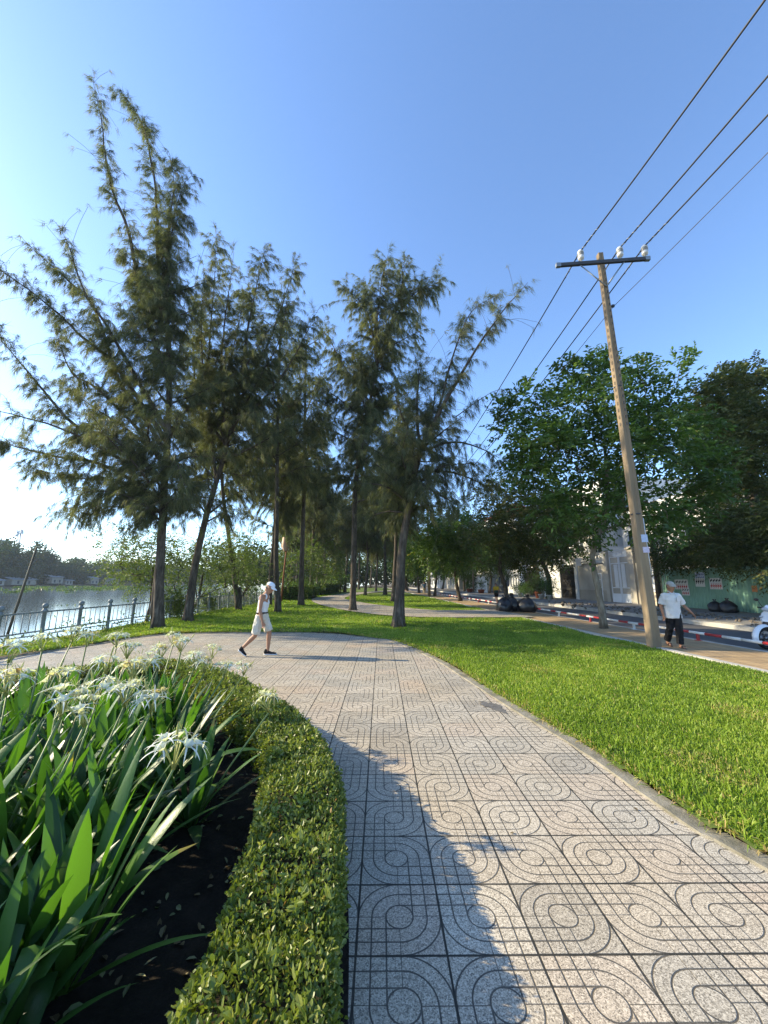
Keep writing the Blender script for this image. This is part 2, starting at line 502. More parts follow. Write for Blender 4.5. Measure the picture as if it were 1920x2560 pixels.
W_LAWN, W_RAIL, W_ROAD0, W_ROAD1, W_WALL = 7.03, 9.22, 9.38, 13.6, 19.2
lawnpoly = np.concatenate([lawn_in[:, :2], [(-9.3, -2.5), (-9.5, 110), (sx(W_LAWN, 110), 110), (sx(W_LAWN, -2.5), -2.5)]])
def on_lawn(x, y): return inside(lawnpoly, x, y) & ~inside(p2poly, x, y)
def lawnz(X, Y):
    return .03 + .022 * np.sin(X * 1.3 + .5) * np.sin(Y * .9) + .015 * np.sin(X * 3.7 + Y * 2.1)
mb = MB(); n = len(lawnpoly)
tag(grid_sheet('lawn', M['turf'], lambda x, y: inside(lawnpoly, x, y), -9.5, 7.2, -2.5, 50, .1, lawnz), kind='structure')
mb = MB(); mb.add([(-9.5, 49.9, .02), (sx(W_LAWN, 50), 49.9, .02), (sx(W_LAWN, 110), 110, .02), (-9.5, 110, .02)], [(0, 1, 2, 3)])
tag(mb.build('lawn_far', M['turf']), kind='structure')

yy = np.array([-8, 0, 5, 10, 15, 20, 30, 45, 60, 90, 130])
def street(name, m, w0, w1, z, drop=.3):
    mb = MB(); n = len(yy)
    A = [(sx(w0, y), y, z) for y in yy]; B = [(sx(w1, y), y, z) for y in yy]
    A0 = [(x, y, z - drop) for x, y, _ in A]; B0 = [(x, y, z - drop) for x, y, _ in B]
    i = np.arange(n - 1)
    mb.add(np.array(A0 + A + B + B0), [np.concatenate([np.stack([i + a * n, i + 1 + a * n, i + 1 + (a + 1) * n, i + (a + 1) * n], -1)[:, ::-1] for a in range(3)])])
    return tag(mb.build(name, m), kind='structure')
street('sidewalk_kerb', M['kerb'], W_LAWN + .0, W_LAWN + .16, .07)
street('sidewalk', M['walk'], W_LAWN + .16, W_RAIL + .02, .03)
street('road_kerb', M['kerb'], W_RAIL + .02, W_ROAD0, .035)
street('road', M['asphalt'], W_ROAD0, W_ROAD1 + .6, -.10, .1)
street('opposite_kerb', M['kerb'], W_ROAD1, W_ROAD1 + .2, .06)
street('opposite_pavement', M['opp'], W_ROAD1 + .2, W_WALL + .3, .10)
street('house_ground', M['opp'], W_WALL + .3, 60, .06)
mb = MB()
for y in np.arange(6, 60, 3.2):
    w = 11.4
    mb.add([(sx(w, y), y, -.095), (sx(w + .1, y), y, -.095), (sx(w + .1, y + 1.6), y + 1.6, -.095), (sx(w, y + 1.6), y + 1.6, -.095)], [(0, 1, 2, 3)])
for w in (9.75,):
    for y0, y1 in ((8, 40),):
        mb.add([(sx(w, y0), y0, -.095), (sx(w + .09, y0), y0, -.095), (sx(w + .09, y1), y1, -.095), (sx(w, y1), y1, -.095)], [(0, 1, 2, 3)])
tag(mb.build('road_markings', M['white_line']), kind='structure')
# broken rubble strip along the far gutter
mb = MB()
for _ in range(420):
    y = random.uniform(11, 30); w = W_ROAD1 + random.gauss(1.6, .9)
    s = random.uniform(.03, .12) * (1.8 if random.random() < .06 else 1)
    mb.box((sx(w, y), y, .10 + s * .2), (s, s * random.uniform(.6, 1.6), s * .6), (random.random(), random.random(), random.random() * 3), taper=.7)
tag(mb.build('rubble', M['rub']), kind='stuff')

# ---------------------------------------------------------------- grass
M['grass'] = leafmat('grass_blades', [(0, (.075, .13, .014)), (.35, (.165, .26, .024)), (.7, (.26, .35, .042)), (.86, (.34, .385, .08)), (.93, (.40, .31, .12)), (1, (.46, .33, .15))], .38, .5, .35)
def scatter(n, x0, x1, y0, y1, test):
    X = rng.uniform(x0, x1, n); Y = rng.uniform(y0, y1, n)
    k = test(X, Y); return X[k], Y[k]
mb = MB()
for (y0, y1, x0, x1, dens, ln, wd) in ((.2, 5, 1.3, 6.9, 6500, .068, .0085), (5, 8.5, -8.7, 6.8, 4300, .070, .010), (8.5, 13, -9.3, 6.7, 2600, .075, .013),
                                       (13, 19, -9.4, 6.4, 1100, .09, .018), (19, 30, -9.4, 6.1, 420, .10, .028), (30, 48, -9.4, 5.5, 130, .12, .05)):
    N_ = int(dens * (x1 - x0) * (y1 - y0))
    X, Y = scatter(N_, x0, x1, y0, y1, lambda x, y: on_lawn(x, y))
    vis = (np.abs(X) < Y * 1.06 + 2.2)
    X, Y = X[vis], Y[vis]
    n = len(X)
    dk = dist_poly(edge[::3, :2], X, Y) if y0 < 13 else np.full(n, 9.)
    patch = .5 + .5 * np.sin(X * .9 + 1.3 * np.sin(Y * .6)) * np.sin(Y * 1.1 + np.sin(X * .8))
    keep = rng.random(n) < np.clip((dk - .02) / .16, .25, 1) * (.75 + .25 * patch)
    X, Y, dk, patch = X[keep], Y[keep], dk[keep], patch[keep]; n = len(X)
    az = rng.uniform(0, 2 * np.pi, n); tl = np.abs(rng.normal(.5, .35, n)); tl = np.clip(tl, .05, 1.25)
    D = np.stack([np.cos(az) * np.sin(tl), np.sin(az) * np.sin(tl), np.cos(tl)], -1)
    r = np.clip(rng.normal(.42, .2, n) + .34 * (patch - .5) + .12 * np.sin(X * 5.3 + Y * 3.1) * np.sin(Y * 4.7 - X * 2.2), 0, .84)
    dry = rng.random(n) < np.clip(.85 - dk * 3.6, 0.015, .75)
    r[dry] = rng.uniform(.86, 1, dry.sum())
    dryp = (np.sin(X * 2.1 + 2) * np.sin(Y * 1.7 + X * .6) > .86) & (rng.random(n) < .4); r[dryp] = rng.uniform(.84, .95, dryp.sum())
    L = ln * rng.uniform(.5, 1.35, n) * (.85 + .3 * patch) * np.where((dk < .45) & (rng.random(n) < .25), 1.5, 1)
    blades(mb, np.stack([X, Y, lawnz(X, Y) - .01], -1), D, L, wd * rng.uniform(.6, 1.3, n), rng.uniform(.05, .45, n), r)
# tufts that hang over the kerb
ne = lawn_in[:int(len(lawn_in) * .62)]; n = 3600
i = rng.integers(2, len(ne) - 2, n); T_ = nrm(np.gradient(ne[:, :2], axis=0)); q = .5 + .5 * np.sin(i * .21) * np.sin(i * .057 + 1)
k = rng.random(n) < .25 + .75 * q; i = i[k]; n = len(i)
w_ = rng.uniform(-.01, .10, n); P = np.c_[ne[i, 0] + T_[i, 1] * w_ + rng.normal(0, .05, n) * T_[i, 0], ne[i, 1] - T_[i, 0] * w_ + rng.normal(0, .05, n) * T_[i, 1], np.full(n, .03)]
D = nrm(np.c_[-T_[i, 1] * .8, T_[i, 0] * .8, np.full(n, .55)] + rvec(n) * .75); D[:, 2] = np.abs(D[:, 2])
r = np.clip(rng.normal(.45, .2, n), 0, .84); dr = rng.random(n) < .45; r[dr] = rng.uniform(.86, 1, dr.sum())
blades(mb, P, D, rng.uniform(.05, .13, n), rng.uniform(.005, .010, n), rng.uniform(.2, .7, n), r)
tag(mb.build('grass', M['grass']), kind='stuff')
strip('bed_edge_soil', M['soil'], hedge_line[:, :2], -.12, .055, .001, .006)

# fallen leaves lying in the bed
mb = MB()
X, Y = scatter(5200, -7.5, 0, -1, 7, lambda x, y: inside(bed, x, y))
n = len(X); D = rvec(n); D[:, 2] *= .25; D = nrm(D)
leaves6(mb, np.stack([X, Y, bedz(X, Y) + .012], -1), D, rng.uniform(.02, .06, n), rng.uniform(.012, .03, n), rng.random(n), nrm(rvec(n) * .5 + np.array([0, 0, 1.])))
tag(mb.build('fallen_leaves', M['litter']), kind='stuff')

# leaf and needle litter blown over the paving and kerb
mb = MB(); X, Y = scatter(900, -8, 3, 1.2, 13, lambda x, y: inside(edge[::4, :2], x, y) & ~inside(bed[::6], x, y))
dk = dist_poly(edge[::4, :2], X, Y); k = rng.random(len(X)) < np.clip(.9 - dk * 1.6, .13, 1); X, Y = X[k], Y[k]; n = len(X)
D = rvec(n); D[:, 2] *= .12; D = nrm(D)
leaves6(mb, np.stack([X, Y, np.full(n, .006)], -1), D, rng.uniform(.012, .045, n), rng.uniform(.004, .018, n), rng.random(n), nrm(rvec(n) * .3 + np.array([0, 0, 1.])))
tag(mb.build('leaf_litter', M['litter']), kind='stuff')
# dark damp stain on the paving
M['stain'] = mat('damp_stain', (.10, .095, .085), (.16, .15, .14), 14, .6, .3)
c0 = gp(1236, 1768); mb = MB()
for dx, dy, rx, ry in ((0, 0, .10, .20), (-.07, .10, .08, .12)):
    a = np.linspace(0, 2 * np.pi, 26)[:-1]; f = 1 + .22 * np.sin(3 * a + dx * 40) + .15 * np.sin(7 * a)
    mb.add(np.stack([c0.x + dx + rx * f * np.cos(a) - .6 * ry * f * np.sin(a) * .5, c0.y + dy + ry * f * np.sin(a), np.full(25, .004 + (.002 if dx else 0))], -1), [np.array([list(range(25))])])
tag(mb.build('water_stain', M['stain']), kind='structure')
# ---------------------------------------------------------------- clipped hedge round the bed
M['hedge'] = leafmat('hedge_leaves', [(0, (.055, .085, .015)), (.4, (.13, .175, .03)), (.75, (.23, .27, .055)), (.92, (.33, .33, .10)), (.97, (.36, .30, .08)), (1, (.30, .16, .06))], .3, .42, .45)
M['twig'] = mat('hedge_twigs', (.055, .042, .026), (.03, .03, .014), 30, .9, .1)
hedge = empty('clipped_hedge', tuple(hedge_line[40][:2]) + (0,), label='low clipped box hedge curving round the lily bed beside the paving', cat='hedge')
def hl(o): o.location = -hedge.location; return o
mid = offset(hedge_line, -HW / 2)
mb = MB(); n = len(mid)
ring = [(-.20, .02), (-.205, .20), (-.19, HH - .075), (.19, HH - .075), (.205, .20), (.20, .02)]
L_ = [np.c_[offset(mid, w)[:, :2], np.full(n, z)] for w, z in ring]
i = np.arange(n - 1); k = len(ring)
mb.add(np.concatenate(L_), [np.concatenate([np.stack([i + a * n, i + 1 + a * n, i + 1 + (a + 1) * n, i + (a + 1) * n], -1) for a in range(k - 1)])])
o = hl(mb.build('twigs', M['twig'], hedge))
mb = MB()
# arc-length sampling with density falling away from the camera
seg = np.linalg.norm(np.diff(mid, axis=0), axis=1); cum = np.concatenate([[0], np.cumsum(seg)])
T = nrm(np.gradient(mid, axis=0)); Nn = np.c_[T[:, 1], -T[:, 0]]
def hedge_leaves(n, s0, s1, size):
    s = rng.uniform(s0, s1, n)
    cx, cy = np.interp(s, cum, mid[:, 0]), np.interp(s, cum, mid[:, 1])
    nx, ny = np.interp(s, cum, Nn[:, 0]), np.interp(s, cum, Nn[:, 1])
    # perimeter coordinate: outer side, top, inner side
    per = rng.random(n) * (HW + 2 * HH * .9)
    top = per < HW
    outer = (~top) & (per < HW + HH * .9)
    lump = .018 * np.sin(s * 9) + .014 * np.sin(s * 23 + 1) + .02 * np.sin(s * 4.1)
    w = np.where(top, per - HW / 2, np.where(outer, HW / 2, -HW / 2) + rng.normal(0, .012, n))
    edge_r = np.clip((np.abs(w) - .15) / .07, 0, 1) ** 2 * .035
    z = np.where(top, HH - .01 - edge_r + lump * .6 + rng.normal(0, .012, n), .02 + (rng.random(n) ** .8) * (HH - .05))
    w = w + np.where(top, 0, np.sign(w) * lump * .6)
    P = np.stack([cx + nx * w, cy + ny * w, z], -1)
    O = np.stack([nx * np.where(top, .0, np.sign(w)), ny * np.where(top, 0, np.sign(w)), np.where(top, 1., .35)], -1)
    D = nrm(O * .75 + rvec(n) * .95)
    N = nrm(O * .5 + rvec(n) * .9)
    shade = .5 + .3 * np.sin(s * 2.3) * np.sin(s * 5.1 + w * 9)
    r = np.clip(rng.normal(.45, .2, n) + .25 * (shade - .5), 0, .93)
    k = rng.random(n) < .022; r[k] = rng.uniform(.93, 1, k.sum())
    leaves6(mb, P, D, size * rng.uniform(.55, 1.35, n), size * .58 * rng.uniform(.7, 1.25, n), r, N, .2)
_k = int(np.argmax(mid[:, 1]))
def s_at(y): return float(np.interp(y, mid[:_k, 1], cum[:_k]))
S_FAR = float(cum[_k])
hedge_leaves(19000, s_at(.3), s_at(1.7), .0225)
hedge_leaves(20500, s_at(1.5), s_at(3.2), .0235)
hedge_leaves(18500, s_at(3.0), s_at(5.0), .029)
hedge_leaves(13000, s_at(4.8), (S_FAR + 1), .034)
hedge_leaves(14000, (S_FAR + 1), cum[-1], .045)
hl(mb.build('foliage', M['hedge'], hedge))
# stray shoots
mb = MB(); n = 240
s = rng.uniform(s_at(.6), s_at(6), n)
w = rng.uniform(-HW / 2, HW / 2, n)
P = np.stack([np.interp(s, cum, mid[:, 0]) + np.interp(s, cum, Nn[:, 0]) * w, np.interp(s, cum, mid[:, 1]) + np.interp(s, cum, Nn[:, 1]) * w, np.full(n, HH)], -1)
for q in range(5):
    D = nrm(rvec(n) * .8 + np.array([0, 0, .5]))
    leaves6(mb, P + np.array([0, 0, .008]) * q, D, rng.uniform(.025, .05, n), rng.uniform(.012, .024, n), np.clip(rng.normal(.7, .12, n), 0, .92))
hl(mb.build('young_shoots', M['hedge'], hedge))

# ---------------------------------------------------------------- spider lilies
def lily_leaf_mat():
    t = NT('lily_leaf')
    a = t.attr()
    c = t.ramp(a, [(0, (.020, .052, .014)), (.4, (.038, .098, .020)), (.75, (.08, .17, .030)), (.9, (.14, .22, .045)), (.95, (.30, .22, .06)), (1, (.30, .14, .05))])
    co = t.coord('Object')
    sp = t.math('MULTIPLY_ADD', t.noise(co, 55, 4, .7), 8, -5.3, clamp=True)
    c = t.mix(t.math('MULTIPLY', sp, .35), c, (.22, .22, .13))
    nm = t.bump(t.noise(t.coord('Object', (60, 60, 3)), 2, 2), .25, .004)
    return t.bsdf(c, .38, .42, normal=nm, trans=.34, tcol=t.mix(1.0, c, (1.7, 1.9, .5), 'MULTIPLY'))
M['lily'] = lily_leaf_mat()
M['stalk'] = mat('lily_stalk', (.12, .19, .06), (.17, .20, .07), 9, .5, .4)
M['tube'] = mat('lily_tube', (.34, .36, .10), (.45, .42, .16), 20, .55, .3)
M['petal'] = leafmat('lily_petal', [(0, (.80, .80, .76)), (.76, (.84, .84, .78)), (.88, (.74, .68, .42)), (1, (.42, .25, .09))], .35, .5, .3, .9)

def lily_leaves(seed, nl, ln, spread):
    rs = random.Random(seed)
    mb = MB()
    for i in range(nl):
        az = i * 2.399 + rs.uniform(-.35, .35)
        f = (i + .5) / nl                                   # 0 inner .. 1 outer
        lean = (.10 + spread * f) * rs.uniform(.75, 1.25)
        L = ln * rs.uniform(.78, 1.12) * (1 - .15 * (f < .15))
        W = rs.uniform(.050, .080)
        bend = (.25 + .85 * f) * rs.uniform(.5, 1.35)
        ns = 9
        p = np.array([math.cos(az), math.sin(az), 0]) * .03 * rs.random()
        th = lean; pts = [p]; dirs = []
        tw = rs.uniform(-.5, .5)
        az2 = az + rs.uniform(-.25, .25)
        for j in range(ns):
            d = np.array([math.cos(az2) * math.sin(th), math.sin(az2) * math.sin(th), math.cos(th)])
            pts.append(pts[-1] + d * L / ns); dirs.append(d)
            th += bend * (.35 + 1.3 * j / ns) / ns
        if rs.random() < .10:                                # folded tip
            k_ = rs.randint(5, 7)
            for j in range(k_, ns + 1): pts[j] = pts[k_ - 1] + (pts[j] - pts[k_ - 1]) * np.array([.9, .9, -.5])
        P = np.array(pts); D = nrm(np.gradient(P, axis=0))
        side = np.array([-math.sin(az2), math.cos(az2), 0.])
        V = []
        for j in range(ns + 1):
            t = j / ns
            w = W / 2 * (.55 + .9 * min(t / .45, 1) * .5) * (1 if t < .6 else max(.02, 1 - ((t - .6) / .4) ** 1.7))
            N = np.cross(side, D[j]); a = tw * t
            S = side * math.cos(a) + N * math.sin(a)
            N = np.cross(S, D[j])
            V += [P[j] - S * w - N * w * -.32 * (1 - .4 * t), P[j], P[j] + S * w - N * w * -.32 * (1 - .4 * t)]
        q = []
        for j in range(ns):
            b = j * 3
            q += [(b, b + 1, b + 4, b + 3), (b + 1, b + 2, b + 5, b + 4)]
        c = min(.89, max(0, rs.gauss(.42, .2)))
        rn = np.full(len(V), c)
        u = rs.random()
        if u < .035: rn[-6:] = rs.uniform(.93, 1)
        elif u < .06 and seed in (101, 106): rn[:] = rs.uniform(.92, 1)
        mb.add(np.array(V), np.array(q), rn, 0, True)
    return mb

def flower_head(seed, nf, wilt):
    """umbel: tubes that splay from one point, each with a cup and six thin drooping petals"""
    rs = random.Random(seed); tb, pb = MB(), MB()
    # papery bracts
    for i in range(3):
        az = rs.uniform(0, 6.28)
        tb.tube([(0, 0, 0), (.012 * math.cos(az), .012 * math.sin(az), .025), (.03 * math.cos(az), .03 * math.sin(az), .01 - .03 * rs.random())], [.007, .006, .001], 4, rnd=.9)
    for i in range(nf):
        az = i * 2.399 + rs.uniform(-.4, .4)
        ti = .12 + .52 * math.sqrt((i + .5) / nf) * rs.uniform(.8, 1.15)
        L = rs.uniform(.10, .145)
        d = np.array([math.cos(az) * math.sin(ti), math.sin(az) * math.sin(ti), math.cos(ti)])
        mid_ = d * L * .55 + np.array([0, 0, .006])
        e = d * L
        tb.tube([(0, 0, 0), mid_, e], [.0042, .0034, .0042], 5, rnd=rs.random())
        if rs.random() < .18:                                 # unopened bud
            tb.tube([e, e + d * .05, e + d * .075], [.0045, .006, .001], 5, rnd=rs.random()); continue
        old = rs.random() < wilt
        # corona cup
        ax = nrm(d + np.array([0, 0, .25])); s1 = nrm(np.cross(ax, (.3, .2, .9))); s2 = np.cross(ax, s1)
        a = np.linspace(0, 2 * np.pi, 13)[:-1]
        cv = [e]
        r2 = np.where(np.arange(12) % 2, .022, .028) * (.6 if old else 1.)
        V = np.concatenate([e + .006 * (np.cos(a)[:, None] * s1 + np.sin(a)[:, None] * s2),
                            e + ax * .026 + r2[:, None] * (np.cos(a)[:, None] * s1 + np.sin(a)[:, None] * s2)])
        j = np.arange(12)
        pb.add(V, [np.stack([j, (j + 1) % 12, 12 + (j + 1) % 12, 12 + j], -1)], rs.uniform(.86, 1) if old else rs.uniform(0, .6), 0, True)
        for k in range(6):
            aa = k * math.pi / 3 + rs.uniform(-.25, .25)
            o = math.cos(aa) * s1 + math.sin(aa) * s2
            PL = rs.uniform(.085, .12) * (.7 if old else 1)
            w = .0042 * rs.uniform(.8, 1.2)
            p = e.copy(); dd = nrm(ax * .8 + o * .75); pts = [p]
            drp = rs.uniform(.22, .46) * (2 if old else 1)
            for q in range(6):
                p = p + dd * PL / 6; pts.append(p); dd = nrm(dd + np.array([0, 0, -drp]) + o * .12)
            S = nrm(np.cross(o, ax)); V = []
            for q, pp in enumerate(pts):
                ww = w * (1 - (q / 6) ** 3 * .8)
                V += [pp - S * ww, pp + S * ww]
            f = [(2 * q, 2 * q + 1, 2 * q + 3, 2 * q + 2) for q in range(6)]
            pb.add(np.array(V), np.array(f), rs.uniform(.84, 1) if old else rs.uniform(0, .72), 0, True)
        for k in range(6):                                    # stamens
            aa = k * math.pi / 3 + .5
            o = math.cos(aa) * s1 + math.sin(aa) * s2
            b = e + ax * .026 + o * .02
            tb.tube([b, b + nrm(ax + o * .7) * .035], [.0011, .0009], 3, cap=False, rnd=.5)
    return tb, pb

LEAF_ME = []
for v in range(7):
    mb = lily_leaves(100 + v, (20, 17, 22, 18, 16, 21, 19)[v], (.78, .70, .74, .80, .66, .72, .76)[v], (.75, .9, .8, .7, 1.0, .85, .8)[v])
    LEAF_ME.append(mb)
HEAD = [flower_head(200 + v, (7, 9, 6, 10, 6, 8)[v], (.08, .2, .03, .5, .06, .15)[v]) for v in range(6)]
_leafmesh, _head = {}, {}
def lily_part_leaves(v, root):
    if v not in _leafmesh:
        o = LEAF_ME[v].build('leaves', M['lily'], root); _leafmesh[v] = o.data
    else:
        o = bpy.data.objects.new('leaves', _leafmesh[v]); COL.objects.link(o); o.parent = root
    return o
def add_stalk(root, az, lean, H, v):
    top = Vector((math.cos(az) * math.sin(lean) * H, math.sin(az) * math.sin(lean) * H, math.cos(lean) * H))
    mb = MB(); mb.tube([(0, 0, 0), top * .5 + Vector((0, 0, .02)), top], [(.009, .006), (.008, .0055), (.007, .005)], 6)
    st = mb.build('flower_stalk', M['stalk'], root)
    if v not in _head:
        a = HEAD[v][0].build('flower_tubes', M['tube'], st); b = HEAD[v][1].build('petals', M['petal'], st); _head[v] = (a.data, b.data)
    else:
        a = bpy.data.objects.new('flower_tubes', _head[v][0]); b = bpy.data.objects.new('petals', _head[v][1])
        for q in (a, b): COL.objects.link(q); q.parent = st
    for q in (a, b):
        q.location = top; q.rotation_euler = (random.uniform(-.25, .25), random.uniform(-.25, .25), random.random() * 6.28)
    return st

GL = 'spider lilies crowded in the hedged bed'
def lily(x, y, s=1.0, v=None, stalks=(), label=None, rz=None):
    if not stalks:
        v = random.randrange(7) if v is None else v
        rz = random.random() * 6.28 if rz is None else rz
        if v not in _leafmesh:
            c = LEAF_ME[v].build('spider_lily', M['lily']); _leafmesh[v] = c.data
        else:
            c = bpy.data.objects.new('spider_lily', _leafmesh[v]); COL.objects.link(c)
        c.location = (x, y, float(bedz(np.array(x), np.array(y))) - .01); c.rotation_euler = (0, 0, rz); c.scale = (s,) * 3
        return tag(c, label, 'lily', GL)
    c = empty('spider_lily', (x, y, float(bedz(np.array(x), np.array(y))) - .01), random.random() * 6.28 if rz is None else rz,
              label or 'green spider lily clump without flowers, crowded among the others in the bed', 'lily', GL, s)
    lily_part_leaves(random.randrange(7) if v is None else v, c)
    for az, lean, H, hv in stalks: add_stalk(c, az - c.rotation_euler.z, lean, H, hv)
    return c
soil_edge = offset(hedge_line, -HW - .34)
lily_area = soil_edge[::9, :2]
placed = []
def at_h(dx, dy, h): p = gp(dx * DS, dy * DS, h); return p
def place_flower(dx, dy, h, lean, az, v, label, s=1.0, lv=None):
    """a clump whose main flower head opens at height h"""
    p = at_h(dx, dy, h); H = h / math.cos(lean)
    x, y = p.x - math.cos(az) * math.sin(lean) * H, p.y - math.sin(az) * math.sin(lean) * H
    placed.append((x, y)); lily(x, y, s, lv, [(az, lean, H / s, v)], label)
for dx, dy, h, ln_, az, v, lab, s_, lv in (
    (372, 1688, .72, .42, .4, 4, 'spider lily beside the bare soil with a drooping white flower head nearest the viewer', 1.0, 0),
    (580, 1552, .64, .62, .35, 0, 'spider lily whose single white flower head leans out over the hedge', .95, 1),
    (127, 1580, .78, .30, .9, 2, 'spider lily with a large starry white bloom at the middle of the bed', 1.05, 3),
    (178, 1597, .76, .30, .7, 0, 'spider lily with a cupped white bloom hanging just beside the large starry one', 1, 2),
    (127, 1519, .82, .2, 2.0, 2, 'spider lily with flat spidery blooms behind the large starry one', 1, 5),
    (203, 1554, .78, .2, .8, 4, 'spider lily with arching petals behind the cupped white bloom', 1, 1),
    (264, 1560, .76, .3, .7, 5, 'spider lily with loose white petals before the half withered head', 1, 4),
    (322, 1568, .74, .35, .5, 1, 'spider lily with two bright white blooms above a yellow base', 1, 2),
    (283, 1480, .84, .15, .3, 3, 'spider lily with a dense half withered flower head deep in the bed', 1, 0),
    (308, 1466, .84, .2, .5, 2, 'spider lily with fresh white petals right behind the half withered head', 1, 6),
    (272, 1436, .84, .2, .8, 5, 'spider lily with wilting cream flowers at the back of the bed', 1, 0),
    (345, 1436, .82, .3, .6, 1, 'spider lily with bowed white flowers deep in the back of the bed', 1, 5),
    (389, 1420, .84, .15, .8, 1, 'tall spider lily flowering highest at the far tip of the bed', 1.05, 3),
    (372, 1405, .86, .2, .8, 4, 'spider lily beside the tallest flower head at the far tip of the bed', 1, 5),
    (441, 1458, .74, .45, .5, 1, 'spider lily with cream flowers hanging over the back curve of the hedge', 1, 4),
    (483, 1467, .70, .5, .4, 5, 'spider lily with white flowers touching the hedge top at its back curve', .9, 2),
    (525, 1466, .64, .6, .4, 0, 'outermost cream flowered spider lily at the back curve of the hedge', .9, 1),
    (457, 1431, .76, .4, .5, 2, 'spider lily with small flowers against the paving at the hedge tip', .9, 3),
    (250, 1408, .88, .1, 1.2, 5, 'spider lily with cream flowers before the brown paving at the back of the bed', 1, 6),
    (153, 1396, .92, .28, .9, 0, 'spider lily with broad white umbel on a leaning stalk against the paving', 1.05, 1),
    (185, 1404, .88, .08, 1.2, 1, 'spider lily with narrow white umbel on an upright stalk beside the leaning one', 1, 2),
    (88, 1422, .92, .1, 1.8, 4, 'spider lily with white umbel spreading sideways against the paving edge', 1, 3),
    (14, 1450, .94, .15, 2.4, 2, 'spider lily with a drooping white umbel at the outer end of the bed', 1.05, 4),
    (10, 1528, .86, .15, 2.2, 3, 'spider lily with yellowing flowers at the outer side of the bed', 1, 6),
    (420, 1446, .78, .3, .7, 5, 'spider lily with small cream flowers beside the hedge at the far tip', .95, 1),
    (225, 1475, .84, .2, .8, 4, 'spider lily with pale flowers between tall green leaves at the back', 1, 0)):
    place_flower(dx, dy, h, ln_, az, v, lab, s_, lv)
# leaf clumps: the near fans first, then a jittered fill
for x, y, s, v, rz in ((-1.22, .98, .82, 0, .3), (-1.5, 1.22, .9, 3, 1.9), (-1.45, .82, .9, 2, 2.2), (-1.42, 1.75, .9, 5, 4.0), (-1.45, 2.3, .92, 0, 1.0), (-1.27, 1.45, .8, 2, .8), (-1.7, 1.5, .95, 6, 2.0)):
    placed.append((x, y)); lily(x, y, s, v, (), 'flowerless spider lily with long arching leaves in the near corner of the bed', rz)
tries = 0
while tries < 9000:
    tries += 1
    x, y = random.uniform(-7.2, -.6), random.uniform(-.4, 6.8)
    if not inside(lily_area, np.array([x]), np.array([y]))[0]: continue
    if dist_poly(soil_edge[::12], np.array([x]), np.array([y]))[0] < .12: continue
    if x < -1.12 * y - 2.6: continue
    if y < 4.0 and x > -1.38 - .12 * max(0, 2.2 - y): continue
    dm = .30 if y < 3.2 else .36
    if any((x - a) ** 2 + (y - b) ** 2 < dm * dm for a, b in placed): continue
    placed.append((x, y))
    ds = dist_poly(soil_edge[::12], np.array([x]), np.array([y]))[0]
    zone = 'in the near corner of the bed by the viewer' if y < 1.5 else 'along the bare soil strip facing the hedge' if ds < .45 and x > -2.6 else 'at the back of the bed by the curving hedge' if ds < .6 else \
        'in the middle of the bed, before the starry blooms' if y < 2.9 else 'in the middle of the bed, beyond the starry blooms'
    lily(x, y, random.uniform(.82, 1.08) * (.84 if y > 3.6 else 1), label='flowerless spider lily ' + zone)
# ---------------------------------------------------------------- casuarinas
def bark_mat(name, a, b, c):
    t = NT(name); co = t.coord('Object', (1, 1, .22))
    f = t.noise(co, 11, 6, .65, .6)
    col = t.ramp(f, [(.3, c), (.5, a), (.72, b)])
    col = t.mix(t.math('MULTIPLY_ADD', t.noise(t.coord(), 1.7, 4), 2.5, -1.1, clamp=True), col, t.mix(1.0, col, (.62, .62, .60), 'MULTIPLY'))
    return t.bsdf(col, .92, .15, normal=t.bump(f, .9, .035))
M['cbark'] = bark_mat('casuarina_bark', (.092, .074, .058), (.18, .148, .116), (.034, .027, .022))
M['needle'] = leafmat('casuarina_needles', [(0, (.050, .060, .036)), (.4, (.10, .115, .062)), (.75, (.17, .175, .085)), (.92, (.23, .21, .10)), (1, (.15, .10, .06))], .45, .6, .3, 1.35)

def resample(P, step):
    P = catmull(P, step) if len(P) > 2 else np.linspace(P[0], P[-1], max(3, int(np.linalg.norm(np.subtract(P[-1], P[0])) / step)))
    return P

def gnarl(P, amp):
    n = len(P)
    if n < 4: return P
    k = rng.normal(size=(n, 3)) * amp
    k = np.cumsum(k, 0); k -= np.linspace(0, 1, n)[:, None] * k[-1]; k[0] = 0
    return P + k

